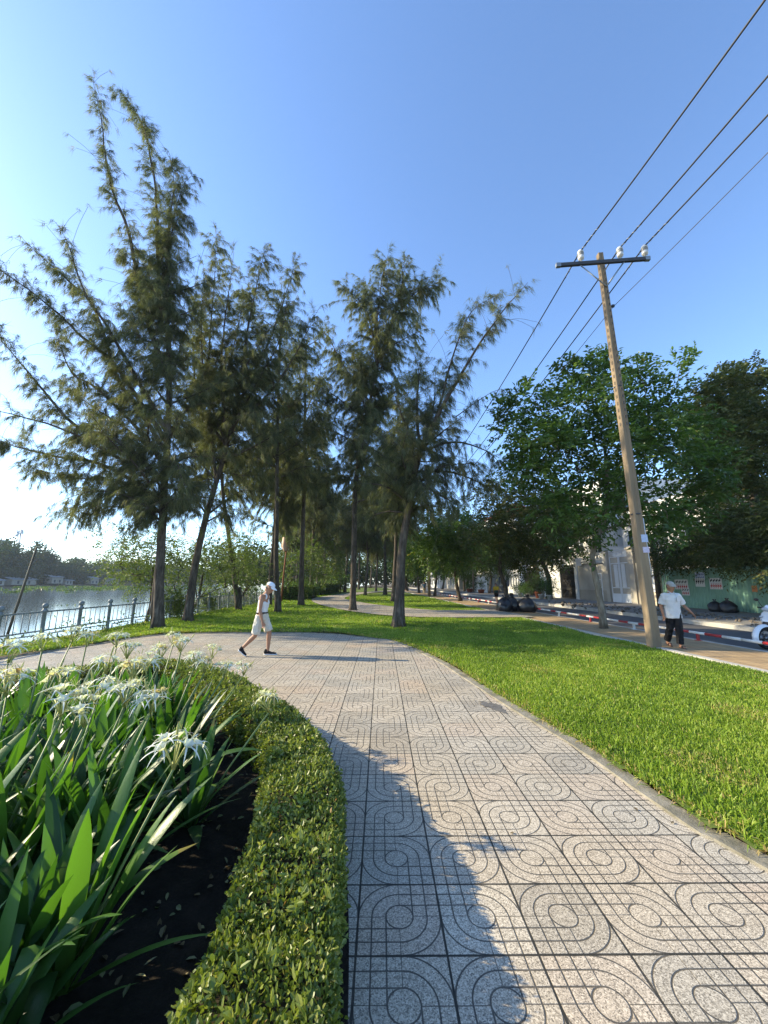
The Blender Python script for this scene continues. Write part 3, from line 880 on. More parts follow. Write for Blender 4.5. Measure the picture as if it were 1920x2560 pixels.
class Casu:
    """one tree: trunk mesh with all its woody limbs, crown mesh of hanging needle sprays"""
    def __init__(s, nw=.016, nl=.24, tuft=11, sec_step=.30, sec_len=1.2, tw_step=.13, k=1.0):
        nl *= 1.35; nw *= .68; sec_step *= .42 / k; tuft = int(tuft * .8); tw_step *= .55
        s.w, s.c = MB(), MB()
        s.nw, s.nl, s.tuft, s.sec_step, s.sec_len, s.tw_step = nw, nl, tuft, sec_step, sec_len, tw_step
        s.P, s.D, s.L, s.W, s.R = [], [], [], [], []
    def trunk(s, P, r0, r1, flare=1.35):
        P = resample(P, .35); n = len(P)
        P = gnarl(P, .008)
        t = np.linspace(0, 1, n)
        r = r0 + (r1 - r0) * t ** .8
        h = np.linalg.norm(P - P[0], axis=1)
        r = r * (1 + (flare - 1) * np.exp(-h / .28))
        s.w.tube(P, list(r), 12, rnd=.5)
        # fluted buttress roots
        for a in np.arange(5) * 1.257 + random.random():
            d = np.array([math.cos(a), math.sin(a), 0])
            s.w.tube([P[0] + d * r0 * 1.5 + (0, 0, -.04), P[0] + d * r0 * .95 + (0, 0, .12), P[0] + d * r0 * .55 + (0, 0, .6), P[0] + d * r0 * .35 + (0, 0, 1.3)], [r0 * .28, r0 * .36, r0 * .38, r0 * .2], 6)
        s.tk = P; return P
    def limb(s, P, r0, r1=.008, leaf0=.12, dens=1.0, slen=None, end=.25):
        """a woody limb that carries side twigs with needle sprays; end = twig length ratio at the tip"""
        P = gnarl(resample(P, .3), .012); n = len(P)
        t = np.linspace(0, 1, n)
        s.w.tube(P, list(np.maximum(r0 * (1 - t) ** .85, r1)), 6, rnd=.5)
        T = nrm(np.gradient(P, axis=0)); cum = np.concatenate([[0], np.cumsum(np.linalg.norm(np.diff(P, axis=0), axis=1))])
        Ltot = cum[-1]; slen = slen or s.sec_len
        m = int(Ltot * (1 - leaf0) / s.sec_step * 2.75 * dens); ph1, ph2 = random.random() * 6, random.random() * 6
        for _ in range(m):
            q = leaf0 + (1 - leaf0) * random.random()
            if random.random() > .35 + .9 * abs(math.sin(q * Ltot * .85 + ph1) * math.sin(q * Ltot * .37 + ph2)) ** .6: continue
            i = min(int(q * (n - 1)), n - 1)
            L = slen * (1 - (1 - end) * q) * (random.uniform(.3, 1.15) if random.random() < .85 else random.uniform(1.1, 1.7))
            tg = T[i]; a = random.random() * 6.283
            u = nrm(np.cross(tg, (.31, .2, .93))); v = np.cross(tg, u)
            d = nrm(tg * random.uniform(.25, .95) + (u * math.cos(a) + v * math.sin(a)) + np.array([0, 0, .22]))
            if random.random() < .035 and slen < 1.3:            # bare whip
                w0 = P[i]; Lw = random.uniform(.8, 1.9) * slen; e1 = w0 + d * Lw * .55; e2 = e1 + nrm(d + np.array([0, 0, -.5])) * Lw * .5
                s.w.tube(catmull([w0, e1, e2], .2), .006, 3, cap=False, rnd=.5); s.twig(e2, nrm(e2 - e1), .16); continue
            s.twig(P[i], d, L)
        s.twig(P[-1], T[-1], slen * end * .8)
    def whorls(s, z0, z1, per, l0, l1, slen):
        for p in s.tk:
            if not z0 < p[2] < z1: continue
            for _ in range(per):
                a = random.random() * 6.28; l = random.uniform(l0, l1)
                d = np.array([math.cos(a), math.sin(a), random.uniform(-.05, .55)])
                s.limb([p, p + d * l * .5, p + d * l + (0, 0, .1 * l)], .03, slen=slen)
    def twig(s, p, d, L):
        k = 5; pts = [p]; dd = d
        for j in range(k):
            dd = nrm(dd + np.array([0, 0, -.10 - .07 * j]) + np.array([random.gauss(0, .09) for _ in range(3)]))
            pts.append(pts[-1] + dd * L / k)
        Q = np.array(pts)
        if L > .3: s.w.tube(Q, [.011 * min(L, 1.3) + .002, .009 * min(L, 1.3), .007, .006, .004, .003], 3, cap=False, rnd=.5)
        nt = max(2, int(L / s.tw_step))
        f = np.sort(rng.uniform(.12, 1, nt)) * k
        i = np.minimum(f.astype(int), k - 1); fr = (f - i)[:, None]
        C = Q[i] * (1 - fr) + Q[i + 1] * fr
        T = nrm(Q[i + 1] - Q[i])
        nn = s.tuft
        base = np.repeat(C, nn, 0) + rng.normal(size=(nt * nn, 3)) * .03
        tw = np.repeat(nrm(T * .8 + rvec(nt) * .6 + np.array([0, 0, -.5])), nn, 0)
        D = nrm(tw + rvec(nt * nn) * .42 + np.array([0, 0, -.55]))
        Ln = s.nl * rng.uniform(.45, 1.3, nt * nn)
        s.P.append(base); s.D.append(D); s.L.append(Ln); s.W.append(s.nw * rng.uniform(.6, 1.3, nt * nn))
        r = np.clip(np.repeat(rng.normal(.42 + random.gauss(0, .12), .12, nt), nn) + rng.normal(0, .1, nt * nn), 0, .9)
        k_ = rng.random(nt * nn) < .03; r[k_] = rng.uniform(.9, 1, k_.sum())
        s.R.append(r)
    def done(s, label, group='casuarina trees on the riverside lawn', name='casuarina_tree'):
        base = s.tk[0]
        root = empty(name, tuple(base), 0, label, 'tree', group)
        needles(s.c, np.concatenate(s.P), np.concatenate(s.D), np.concatenate(s.L), np.concatenate(s.W), np.concatenate(s.R))
        for mb_, nm, m in ((s.w, 'trunk', M['cbark']), (s.c, 'crown', M['needle'])):
            mb_.V = [v - base for v in mb_.V]
            mb_.build(nm, m, root)
        return root

def lift(pts, y0, y1, base=None):
    """display-pixel polyline -> world points whose distance runs from y0 to y1"""
    n = len(pts)
    return [np.array(atd(x, y, y0 + (y1 - y0) * (i / max(n - 1, 1)))) for i, (x, y) in enumerate(pts)]
def near(tk, p):
    """snap the start of a limb onto the trunk"""
    j = int(np.argmin(np.linalg.norm(tk - p, axis=1))); return tk[j]

# --- the tall tree beside the fence
g = gp(340 * DS, 1357 * DS, .02); Y = g.y
t1 = Casu(nw=.017, nl=.25, tuft=11, k=1.15)
tk = t1.trunk([np.array(g)] + lift([(344, 1250), (350, 1130), (358, 1000), (362, 900), (365, 830), (364, 760), (356, 640), (350, 560)], Y, Y), .175, .05)
# second stem fused to the foot of the trunk
t1.w.tube(lift([(331, 1357), (333, 1290), (341, 1220), (350, 1150)], Y - .02, Y), [.10, .09, .09, .06], 9)
for pts, r, dy, kw in (
    ([(362, 900), (362, 817), (333, 746), (308, 663), (287, 559), (267, 484), (240, 413), (225, 330), (215, 246), (200, 167)], .11, -.8, dict(slen=.9, end=.3, dens=1.0)),
    ([(362, 817), (360, 700), (342, 588), (337, 463), (329, 363), (308, 275), (275, 221), (232, 192)], .10, .6, dict(slen=.95, end=.35, dens=1.1)),
    ([(364, 790), (364, 650), (362, 560), (367, 484), (377, 400), (367, 334)], .09, .2, dict(slen=1.1, end=.45, dens=1.25)),
    ([(375, 415), (400, 395), (429, 384)], .03, .2, dict(slen=.7, end=.6)), ([(367, 455), (390, 467), (415, 490)], .03, -.4, dict(slen=.7, end=.6)),
    ([(330, 740), (290, 720), (258, 640)], .03, -.6, dict(slen=.7)), ([(340, 700), (300, 640), (285, 600)], .03, .5, dict(slen=.7)),
    ([(358, 930), (317, 859), (233, 713), (183, 630), (146, 525), (120, 480)], .10, -1.5, dict(slen=1.0, end=.25, dens=1.1)),
    ([(352, 970), (300, 880), (250, 813), (200, 667), (138, 600), (83, 550), (45, 510)], .09, .8, dict(slen=.9, end=.3)),
    ([(355, 950), (258, 796), (179, 725), (104, 655), (54, 617), (0, 582), (-30, 570)], .10, -1.2, dict(slen=.95, end=.45)),
    ([(350, 1000), (292, 921), (208, 838), (154, 805), (129, 746), (119, 684)], .08, 1.2, dict(slen=1.0, end=.4)),
    ([(350, 1040), (250, 950), (167, 921), (104, 855), (50, 788), (0, 730), (-25, 712)], .10, -.6, dict(slen=1.05, end=.5)),
    ([(348, 1050), (250, 985), (167, 942), (80, 910), (0, 890), (-40, 885)], .09, -1.8, dict(slen=1.0, end=.5)),
    ([(347, 1080), (240, 1010), (120, 985), (0, 955), (-40, 945)], .09, .7, dict(slen=1.2, end=.5)), ([(347, 1095), (250, 1040), (160, 1030), (60, 1010)], .06, 1.6, dict(slen=1.1, end=.5)), ([(352, 990), (280, 930), (180, 860), (120, 820)], .06, 2.2, dict(slen=1.1, end=.4)), ([(347, 1115), (270, 1095), (190, 1100), (140, 1120)], .05, .4, dict(slen=1.1, end=.6)), ([(348, 1080), (300, 1010), (240, 950), (200, 900)], .06, -2.4, dict(slen=1.2, end=.5)), ([(346, 1125), (320, 1110), (290, 1130)], .03, -.8, dict(slen=1.0, end=.7)), ([(346, 1120), (380, 1100), (420, 1125)], .03, .6, dict(slen=1.0, end=.7)), ([(347, 1110), (380, 1060), (430, 1050)], .04, -.8, dict(slen=1.2, end=.6)),
    ([(345, 1100), (270, 1070), (200, 1060), (125, 1085)], .06, -1.2, dict(slen=.9, end=.5)),
    ([(346, 1110), (300, 1075), (240, 1070), (190, 1110)], .05, 1.5, dict(slen=.9, end=.5)),
    ([(360, 960), (395, 900), (430, 850), (440, 800)], .06, 1.0, dict(slen=1.0)), ([(352, 1020), (400, 990), (450, 985)], .05, -1.2, dict(slen=1.0)),
    ([(362, 880), (330, 830), (300, 760)], .05, 1.4, dict(slen=1.0)), ([(350, 1060), (310, 1000), (270, 960)], .05, 2.0, dict(slen=1.0)),
    ([(350, 1040), (380, 1000), (400, 1050)], .05, -1.8, dict(slen=1.0)), ([(362, 840), (385, 760), (400, 690)], .05, .6, dict(slen=1.0, end=.4)),
    ([(355, 1020), (320, 940), (340, 880)], .05, -2.0, dict(slen=1.1)), ([(348, 1080), (320, 1060), (300, 1090)], .04, 2.0, dict(slen=1.0)),
    ([(346, 1120), (370, 1080), (410, 1080)], .04, -1.5, dict(slen=.9)), ([(346, 1130), (310, 1090), (280, 1100)], .04, -2.0, dict(slen=.8))):
    P = lift(pts, Y, Y + dy); P[0] = near(tk, P[0]) if pts[0][0] > 335 else P[0]
    t1.limb(P, r, **kw)
t1.whorls(5.5, 22, 1, .8, 2.4, 1.0)
t1.done('tallest casuarina with bare leaning leaders, standing on the lawn by the river fence')

# --- the leaning tree behind it
g = gp(405 * DS, 1343 * DS, .02); Y = g.y
t2 = Casu(nw=.019, nl=.24, tuft=10)
tk = t2.trunk([np.array(g)] + lift([(418, 1240), (438, 1150), (462, 1060), (485, 980), (505, 900), (520, 820)], Y, Y + .5), .175, .06)
for pts, r, dy, kw in (
    ([(470, 1050), (455, 900), (450, 750), (462, 620), (467, 500)], .08, .5, dict(end=.4)), ([(490, 960), (480, 800), (490, 680), (504, 550)], .08, -.8, dict(end=.45)),
    ([(510, 880), (530, 760), (550, 650), (571, 542)], .08, 0, dict(end=.45)), ([(510, 880), (570, 760), (610, 660), (637, 572)], .08, 1.0, dict(end=.5)),
    ([(500, 920), (580, 850), (640, 760), (688, 668)], .07, -1, dict(end=.4)), ([(490, 960), (430, 880), (415, 760), (425, 650)], .07, 1.2, dict(end=.4)),
    ([(470, 1040), (420, 980), (390, 900)], .05, -1.5, {}), ([(480, 1010), (560, 960), (640, 920)], .06, -1.2, {}), ([(450, 1110), (520, 1060), (590, 1070)], .05, 1.2, {}),
    ([(450, 1110), (400, 1060), (370, 1060)], .05, -1.2, {}), ([(500, 930), (540, 860), (560, 800)], .05, 2, {}), ([(480, 1000), (450, 960), (440, 860)], .05, 2.0, {}),
    ([(505, 900), (500, 780), (520, 690), (535, 620)], .06, 1.5, dict(end=.4)), ([(440, 1140), (480, 1110), (520, 1120)], .04, -1, {}), ([(520, 830), (600, 780), (650, 790)], .05, 1.5, {}),
    ([(510, 870), (530, 800), (590, 700)], .05, -1.5, {}), ([(500, 930), (560, 820), (600, 740), (620, 650)], .06, -.5, dict(end=.5)), ([(490, 960), (450, 850), (435, 720), (440, 580)], .06, -.6, dict(end=.4)), ([(505, 900), (560, 870), (630, 850)], .05, .6, {}), ([(490, 960), (520, 900), (560, 890)], .05, -1.8, {})):
    P = lift(pts, Y + .3, Y + .3 + dy); P[0] = near(tk, P[0]); t2.limb(P, r, slen=1.5, dens=.95, **kw)
t2.whorls(5.0, 9, 1, 1.2, 3.4, 1.2)
t2.done('casuarina with a thick trunk leaning away from the fence, second along it')

# --- slim trunks of the middle row
def column(base, pts, r, limbs, slen, label, y_lean=0, **kw):
    g = gp(base[0] * DS, base[1] * DS, .02); Y = g.y
    t = Casu(**kw); tk = t.trunk([np.array(g)] + lift(pts, Y, Y + y_lean), r, .05)
    for q in limbs:
        P = lift(q[0], Y, Y + q[2]); P[0] = near(tk, P[0]); t.limb(P, q[1], slen=slen, **(q[3] if len(q) > 3 else {}))
    # whorls of short side limbs round the trunk, so that the crown has depth
    n = len(tk); z0 = tk[0][2] + (tk[-1][2] - tk[0][2]) * .38
    for p in tk[::2]:
        if p[2] < z0: continue
        hf = (p[2] - z0) / (tk[-1][2] - z0)
        for _ in range(2 if hf < .5 else 1):
            a = random.random() * 6.28; l = random.uniform(1.2, 4.2) * (1 - .45 * hf)
            d = np.array([math.cos(a), math.sin(a), random.uniform(0, .8)])
            t.limb([p, p + d * l * .5, p + d * l + (0, 0, .25 * l)], .035, slen=slen * .8, end=.45)
    return t.done(label)
column((515, 1318), [(505, 1230), (492, 1140), (480, 1040), (478, 940), (485, 840), (500, 760)], .15,
       [([(480, 1040), (430, 960), (420, 860)], .05, 1), ([(480, 960), (540, 880), (560, 800)], .05, -1), ([(485, 1000), (540, 960), (580, 930)], .05, 1)], 1.5,
       'casuarina with a bent dark trunk, third along the fence', nw=.026, nl=.3, tuft=8, tw_step=.2)
column((600, 1322), [(597, 1200), (598, 1050), (600, 900), (603, 760), (610, 660)], .155,
       [([(598, 1000), (560, 930), (540, 860)], .05, -1.5), ([(598, 950), (640, 880), (660, 800)], .05, 1), ([(600, 1040), (650, 1010), (700, 1010)], .05, 0), ([(600, 860), (570, 760), (560, 690)], .05, 1)], 1.5,
       'casuarina with a straight black trunk just behind the man in shorts', nw=.025, nl=.3, tuft=8, tw_step=.2)
column((650, 1308), [(655, 1150), (660, 1000), (660, 850), (662, 740)], .20,
       [([(658, 1040), (620, 990), (590, 960)], .05, -1.5), ([(658, 1000), (700, 930), (720, 860)], .05, 1), ([(660, 900), (690, 820), (690, 760)], .05, -1), ([(660, 860), (640, 780), (650, 700)], .05, 1)], 1.8,
       'casuarina whose pale streaked trunk stands right of the rusty lamp post', nw=.03, nl=.34, tuft=8, tw_step=.24)
# --- the twin crowned tree whose top rises over the gap
g = gp(762 * DS, 1320 * DS, .02); Y = g.y
t6 = Casu(nw=.026, nl=.32, tuft=10, tw_step=.16)
tk = t6.trunk([np.array(g)] + lift([(764, 1200), (768, 1060), (782, 954), (798, 870), (813, 790)], Y, Y), .185, .08)
for pts, r, dy, kw in (
    ([(813, 783), (849, 700), (886, 642), (925, 618), (957, 606)], .10, .8, dict(end=.7)), ([(813, 783), (815, 700), (822, 640), (828, 590), (838, 550)], .08, -.8, dict(end=.5)),
    ([(849, 700), (865, 630), (874, 562)], .06, .6, dict(end=.55)), ([(813, 783), (800, 700), (770, 650), (742, 620)], .08, 0, dict(end=.6)), ([(820, 680), (800, 660), (790, 615)], .04, 1, dict(end=.6)),
    ([(813, 780), (850, 745), (911, 714)], .06, -1, dict(end=.7)), ([(800, 870), (750, 800), (715, 740), (700, 718)], .08, 1, dict(end=.5)), ([(790, 910), (730, 860), (690, 835)], .07, -1.5, {}),
    ([(790, 910), (850, 850), (905, 805)], .07, 1.2, {}), ([(782, 960), (720, 930), (680, 925)], .06, 1, {}), ([(780, 1000), (840, 960), (880, 950)], .06, -1.2, {}), ([(770, 1060), (730, 1030), (700, 1050)], .05, -1, {}),
    ([(770, 1060), (820, 1040), (850, 1060)], .05, 1.5, {}), ([(800, 860), (780, 800), (760, 740)], .06, 2, {}), ([(813, 800), (830, 760), (870, 760)], .06, 2, {}), ([(768, 1090), (800, 1080), (830, 1100)], .04, -2, {}),
    ([(790, 900), (780, 860), (750, 850)], .05, -2.5, {}), ([(782, 960), (800, 900), (820, 880)], .05, 2.5, {})):
    P = lift(pts, Y, Y + dy)
    if pts[0][1] > 770: P[0] = near(tk, P[0])
    t6.limb(P, r, slen=1.7, **kw)
t6.whorls(6.5, 15, 1, .9, 2.6, 1.5)
t6.done('tall casuarina with a dark trunk at the middle of the lawn and a forked top')
# --- the tree with the long limb reaching towards the wires
g = gp(861 * DS, 1355 * DS, .02); Y = g.y
t7 = Casu(nw=.017, nl=.25, tuft=11)
tk = t7.trunk([np.array(g)] + lift([(864, 1260), (869, 1180), (880, 1110), (893, 1040), (907, 975)], Y, Y), .20, .10)
for pts, r, dy, kw in (
    ([(907, 975), (945, 895), (1015, 775), (1082, 675), (1123, 629), (1140, 610)], .09, -1.0, dict(end=.35, slen=.9)), ([(945, 880), (953, 860), (978, 762), (1015, 675), (1065, 642), (1080, 632)], .05, .3, dict(end=.4, slen=.8)),
    ([(907, 975), (900, 880), (905, 800), (892, 762)], .07, .8, dict(end=.5)), ([(907, 975), (870, 900), (850, 840)], .07, -1.2, {}), ([(900, 1005), (840, 950), (795, 925)], .06, 1.2, {}), ([(907, 975), (935, 880), (940, 800)], .06, 1.6, dict(end=.45)),
    ([(886, 1079), (830, 1050), (770, 1045)], .06, -1.5, {}), ([(880, 1110), (830, 1105), (785, 1125)], .05, .8, {}), ([(890, 1060), (950, 1010), (1030, 1000)], .06, -1.2, dict(end=.5)),
    ([(905, 985), (980, 955), (1050, 975), (1085, 1005)], .06, 1, dict(end=.4)), ([(900, 1020), (980, 1020), (1050, 1050), (1085, 1085)], .06, -.5, dict(end=.4)), ([(893, 1045), (950, 1070), (1010, 1105)], .05, -1.6, dict(end=.5)),
    ([(985, 900), (1040, 860), (1080, 842), (1108, 850)], .02, -.8, dict(end=.4, slen=.5, dens=.7)), ([(907, 980), (960, 930), (1000, 900)], .05, -1.8, {}), ([(890, 1060), (860, 1000), (850, 940)], .05, 2.0, {}),
    ([(895, 1035), (870, 990), (880, 930)], .05, -2.0, {}), ([(884, 1090), (910, 1050), (930, 1060)], .05, -2.2, {}), ([(880, 1110), (920, 1090), (960, 1100)], .05, 2.0, {}), ([(884, 1090), (850, 1080), (820, 1060)], .05, 2.2, {})):
    P = lift(pts, Y, Y + dy)
    if pts[0][0] < 915: P[0] = near(tk, P[0])
    kw.setdefault('slen', 1.2); t7.limb(P, r, **kw)
t7.whorls(4.6, 10, 2, .8, 2.4, 1.1)
t7.done('casuarina with a pale trunk and one long limb reaching up towards the wires')

# --- farther trees: three grown forms, then copies
def grown(H, r, lean, seed, label, loc, nw=.035, nl=.36):
    random.seed(seed)
    t = Casu(nw=nw, nl=nl, tuft=8, tw_step=.22, sec_step=.34)
    b = np.array([0, 0, 0.]); top = np.array([lean, random.uniform(-.5, .5), H])
    tk = t.trunk([b, b + (top - b) * .3 + (random.uniform(-.2, .2), 0, 0), b + (top - b) * .65 + (random.uniform(-.4, .4), .2, 0), top], r, .03)
    for p in tk:
        hh = p[2] / H
        if hh < .36: continue
        for _ in range(2 if hh < .8 else 1):
            a = random.random() * 6.28; l = (1.2 + 3.0 * (1 - hh) ** .6 * min(1, (hh - .15) * 3)) * random.uniform(.5, 1.15)
            d = np.array([math.cos(a), math.sin(a), random.uniform(.1, .7)])
            t.limb([p, p + d * l * .5, p + d * l + (0, 0, l * .15)], .035, slen=1.5)
    rt = t.done(label, group='casuarinas of the far grove'); rt.location = loc
    return rt
def gd(x, y): p = gp(x * DS, y * DS, .02); return p
def tier(x, Y): return ((x * DS - CX) / F * (Y * CP - (HC) * SP), Y, .02)
FARL = 'slim casuarina in the dim grove beyond the crossing garden path'
k1 = grown(15.5, .20, .6, 3, 'leaning dark casuarina close behind the pale trunked one', tier(850, 32))
k2 = grown(17.5, .24, -.3, 5, 'casuarina with pale trunk left of the garden path bend', tier(672, 38))
k3 = grown(14.5, .17, .3, 8, 'thin casuarina standing behind the bend of the garden path', tier(789, 46))
random.seed(4)
for k_, x, Y, s, lb in ((k1, 580, 27, .95, 'slender casuarina behind the fence line shrubs, before the river'), (k3, 682, 46, 1.0, FARL), (k2, 832, 48, 1.0, 'stout casuarina on the lawn beyond the leaning dark one'), (k3, 668, 52, 1.1, FARL),
                       (k1, 745, 62, 1.1, FARL), (k2, 700, 60, 1.0, FARL), (k3, 812, 66, 1.1, FARL), (k1, 726, 74, 1.1, FARL), (k2, 775, 84, 1.1, FARL),
                       (k3, 855, 62, 1.15, FARL), (k1, 690, 88, 1.1, FARL), (k2, 850, 92, 1.1, FARL), (k3, 735, 98, 1.2, FARL), (k1, 800, 104, 1.2, FARL), (k2, 640, 66, 1.0, FARL), (k3, 625, 50, 1.0, FARL), (k2, 875, 78, 1.1, FARL)):
    dup(k_, tier(x, Y), random.random() * 6.28, s, lb)
# ---------------------------------------------------------------- broad-leaved trees
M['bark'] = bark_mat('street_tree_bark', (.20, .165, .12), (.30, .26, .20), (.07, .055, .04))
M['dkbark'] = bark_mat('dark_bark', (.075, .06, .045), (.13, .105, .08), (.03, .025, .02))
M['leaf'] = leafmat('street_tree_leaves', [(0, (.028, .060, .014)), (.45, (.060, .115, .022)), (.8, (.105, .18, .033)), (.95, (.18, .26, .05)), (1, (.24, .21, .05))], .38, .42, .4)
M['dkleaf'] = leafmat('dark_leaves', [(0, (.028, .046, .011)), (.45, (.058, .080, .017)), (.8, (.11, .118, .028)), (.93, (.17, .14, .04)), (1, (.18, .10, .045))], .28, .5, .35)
M['ltleaf'] = leafmat('bank_leaves', [(0, (.045, .075, .018)), (.45, (.085, .125, .030)), (.8, (.14, .18, .045)), (1, (.21, .22, .07))], .42, .5, .35)

def tw_leaves(mb, B, D, L, nl, ll, lw, r0=.45, droop=.25, up=.6):
    """leafy twigs: nl leaves set alternately along each twig"""
    n = len(B)
    t = np.tile(np.linspace(.15, 1, nl), n)[:, None]
    Br, Dr, Lr = np.repeat(B, nl, 0), np.repeat(D, nl, 0), np.repeat(L, nl)[:, None]
    P = Br + Dr * Lr * t + np.array([0, 0, -1.]) * (t ** 2) * Lr * droop
    side = nrm(np.cross(Dr, np.repeat(nrm(rvec(n) * .5 + np.array([0, 0, 1.])), nl, 0)))
    sg = np.where(np.arange(n * nl) % 2, 1., -1.)[:, None]
    d = nrm(Dr * .55 + side * sg * .75 + rvec(n * nl) * .35 + np.array([0, 0, -.28]))
    r = np.clip(np.repeat(rng.normal(r0, .14, n), nl) + rng.normal(0, .12, n * nl), 0, 1)
    leaves4(mb, P, d, ll * rng.uniform(.6, 1.2, n * nl), lw * rng.uniform(.7, 1.2, n * nl), r, up)

class Broad:
    def __init__(s, m_leaf, m_bark, ll=.14, lw=.065, nl=9, tw=.55):
        s.w, s.c = MB(), MB(); s.ml, s.mb, s.ll, s.lw, s.nl, s.tw = m_leaf, m_bark, ll, lw, nl, tw
    def trunk(s, pts, r0, r1, n=10):
        P = gnarl(resample([np.array(p) for p in pts], .25), .008)
        t = np.linspace(0, 1, len(P)); h = np.linalg.norm(P - P[0], axis=1)
        s.w.tube(P, list((r0 + (r1 - r0) * t) * (1 + .35 * np.exp(-h / .25))), n, rnd=.5)
        s.tk = P; return P
    def clump(s, c, r, m=26, r0=.45, sprig=None):
        c = np.array(c); n = m
        o = rvec(n); rad = r * rng.random(n) ** .45 * .8
        B = c + o * rad[:, None] * np.array([1, 1, .75])
        D = nrm(o * .8 + rvec(n) * .55 + np.array([0, 0, .25]) + (0 if sprig is None else np.array(sprig)))
        tw_leaves(s.c, B, D, s.tw * rng.uniform(.6, 1.2, n), s.nl, s.ll, s.lw, r0)
    def limb(s, a, b, r0, r1):
        a, b = np.array(a), np.array(b)
        m1 = a + (b - a) * .4 + np.array([random.gauss(0, .1), random.gauss(0, .1), .12 * np.linalg.norm(b - a)])
        P = gnarl(resample([a, m1, b], .3), .012)
        s.w.tube(P, list(np.linspace(r0, r1, len(P))), 6, rnd=.5)
    def fill(s, poly, Y, depth, n, r, m=26, r0=.45, sun=True):
        n = int(n * 1.35); m = int(m * 1.5)
        """clumps through a crown whose silhouette is poly (display pixels) and whose depth is +-depth metres"""
        poly = np.array(poly, float); lo, hi = poly.min(0), poly.max(0); cen = poly.mean(0); out = []
        k = 0
        while len(out) < n and k < n * 60:
            k += 1
            q = lo + (hi - lo) * rng.random(2)
            if not inside(poly, q[:1], q[1:])[0]: continue
            rho = np.linalg.norm((q - cen) / ((hi - lo) / 2)); dd = depth * math.sqrt(max(.06, 1 - min(rho, 1) ** 2))
            c = np.array(atd(q[0], q[1], Y + random.uniform(-dd, dd)))
            if any(np.linalg.norm(c - e) < r * .55 for e in out): continue
            out.append(c)
        for c in out: s.clump(c, r * random.uniform(.75, 1.2), m, r0 + random.gauss(0, .06))
        return out
    def branches(s, pts, frm, r0=.05, k=None):
        """limbs from the fork to the clumps, nearer clumps fed by farther ones' limbs"""
        pts = sorted(pts, key=lambda p: np.linalg.norm(p - frm)); nodes = [np.array(frm)]
        for p in pts[:k]:
            j = min(nodes, key=lambda q: np.linalg.norm(q - p) + .35 * np.linalg.norm(q - frm))
            d = np.linalg.norm(p - frm)
            s.limb(j, p, max(.016, r0 / (1 + .5 * len(nodes) ** .5)), .008); nodes.append(p)
    def done(s, name, label, group=None, cat='tree', base=None):
        base = s.tk[0] if base is None else np.array(base)
        root = empty(name, tuple(base), 0, label, cat, group)
        for mb_, nm, m in ((s.w, 'trunk', s.mb), (s.c, 'crown', s.ml)):
            mb_.V = [v - base for v in mb_.V]
            if mb_.V: mb_.build(nm, m, root)
        return root
GS = 'street trees along the sidewalk'
# the big one behind the pole
Y = 14.0; b = np.array(gp(1304 * DS, 1357 * DS, .03)); Y = b[1]
r1 = Broad(M['leaf'], M['bark'], .215, .105, 9, .65)
tk = r1.trunk([b] + lift([(1299, 1310), (1288, 1250), (1280, 1205), (1290, 1165), (1308, 1110), (1312, 1050), (1305, 960)], Y, Y + .3), .115, .05)
P1 = [(1072, 905), (1100, 862), (1180, 835), (1228, 785), (1290, 778), (1345, 808), (1390, 790), (1420, 850), (1450, 830), (1500, 880), (1525, 950), (1548, 1020), (1540, 1095), (1500, 1128), (1440, 1150),
      (1400, 1185), (1330, 1190), (1290, 1150), (1230, 1190), (1185, 1165), (1160, 1110), (1150, 1050), (1105, 1000), (1065, 960)]
cl = r1.fill(P1, Y + .2, 2.4, 66, .70, 20)
for q in ((1472, 785, .5), (1465, 820, .5), (1455, 850, .6), (1255, 800, .55), (1095, 880, .5), (1380, 800, .45), (1300, 790, .5), (1075, 905, .4), (1535, 1060, .5)):
    c = np.array(atd(q[0], q[1], Y + random.uniform(-.6, .6))); r1.clump(c, q[2], 18, .58, (0, 0, .7)); cl.append(c)
r1.branches(cl, tk[int(len(tk) * .55)], .07)
r1.limb(tk[int(len(tk) * .42)], np.array(atd(1400, 1140, Y)), .05, .02)
r1.done('street_tree', 'large glossy green street tree spreading right behind the concrete pole', GS)
# next one along, behind the rubbish bags
b = np.array((sx(8.92, 24), 24, .03)); Y = 24
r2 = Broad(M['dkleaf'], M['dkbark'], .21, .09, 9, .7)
tk = r2.trunk([b] + lift([(1094, 1285), (1091, 1268), (1085, 1249), (1080, 1232), (1082, 1195)], Y, Y), .16, .09)
P2 = [(1012, 1115), (1050, 1062), (1100, 1032), (1160, 1030), (1215, 1060), (1240, 1110), (1240, 1180), (1205, 1222), (1150, 1232), (1080, 1228), (1030, 1222), (1008, 1180)]
cl = r2.fill(P2, Y, 2.6, 60, .85, 24)
r2.branches(cl, tk[int(len(tk) * .7)], .08)
r2.done('street_tree', 'dark street tree with a low forked trunk behind the rubbish bags', GS)
b = np.array((sx(17.2, 36), 36, .1)); Y = 36
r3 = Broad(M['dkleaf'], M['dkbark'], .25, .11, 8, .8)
tk = r3.trunk([b] + lift([(1186, 1250), (1172, 1215), (1165, 1190)], Y, Y), .28, .14)
cl = r3.fill([(1130, 1120), (1160, 1075), (1220, 1060), (1260, 1100), (1270, 1190), (1230, 1222), (1180, 1210), (1140, 1190)], Y, 3, 40, 1.1, 22)
r3.branches(cl, tk[-2], .1); r3.done('street_tree', 'thick dark trunk leaning over the potted shrubs across the road', GS)
b = np.array((sx(8.3, 33), 33, .03)); Y = 33
r4 = Broad(M['leaf'], M['dkbark'], .25, .12, 8, .8)
tk = r4.trunk([b] + lift([(988, 1270), (984, 1245), (986, 1215), (982, 1190)], Y, Y), .17, .09)
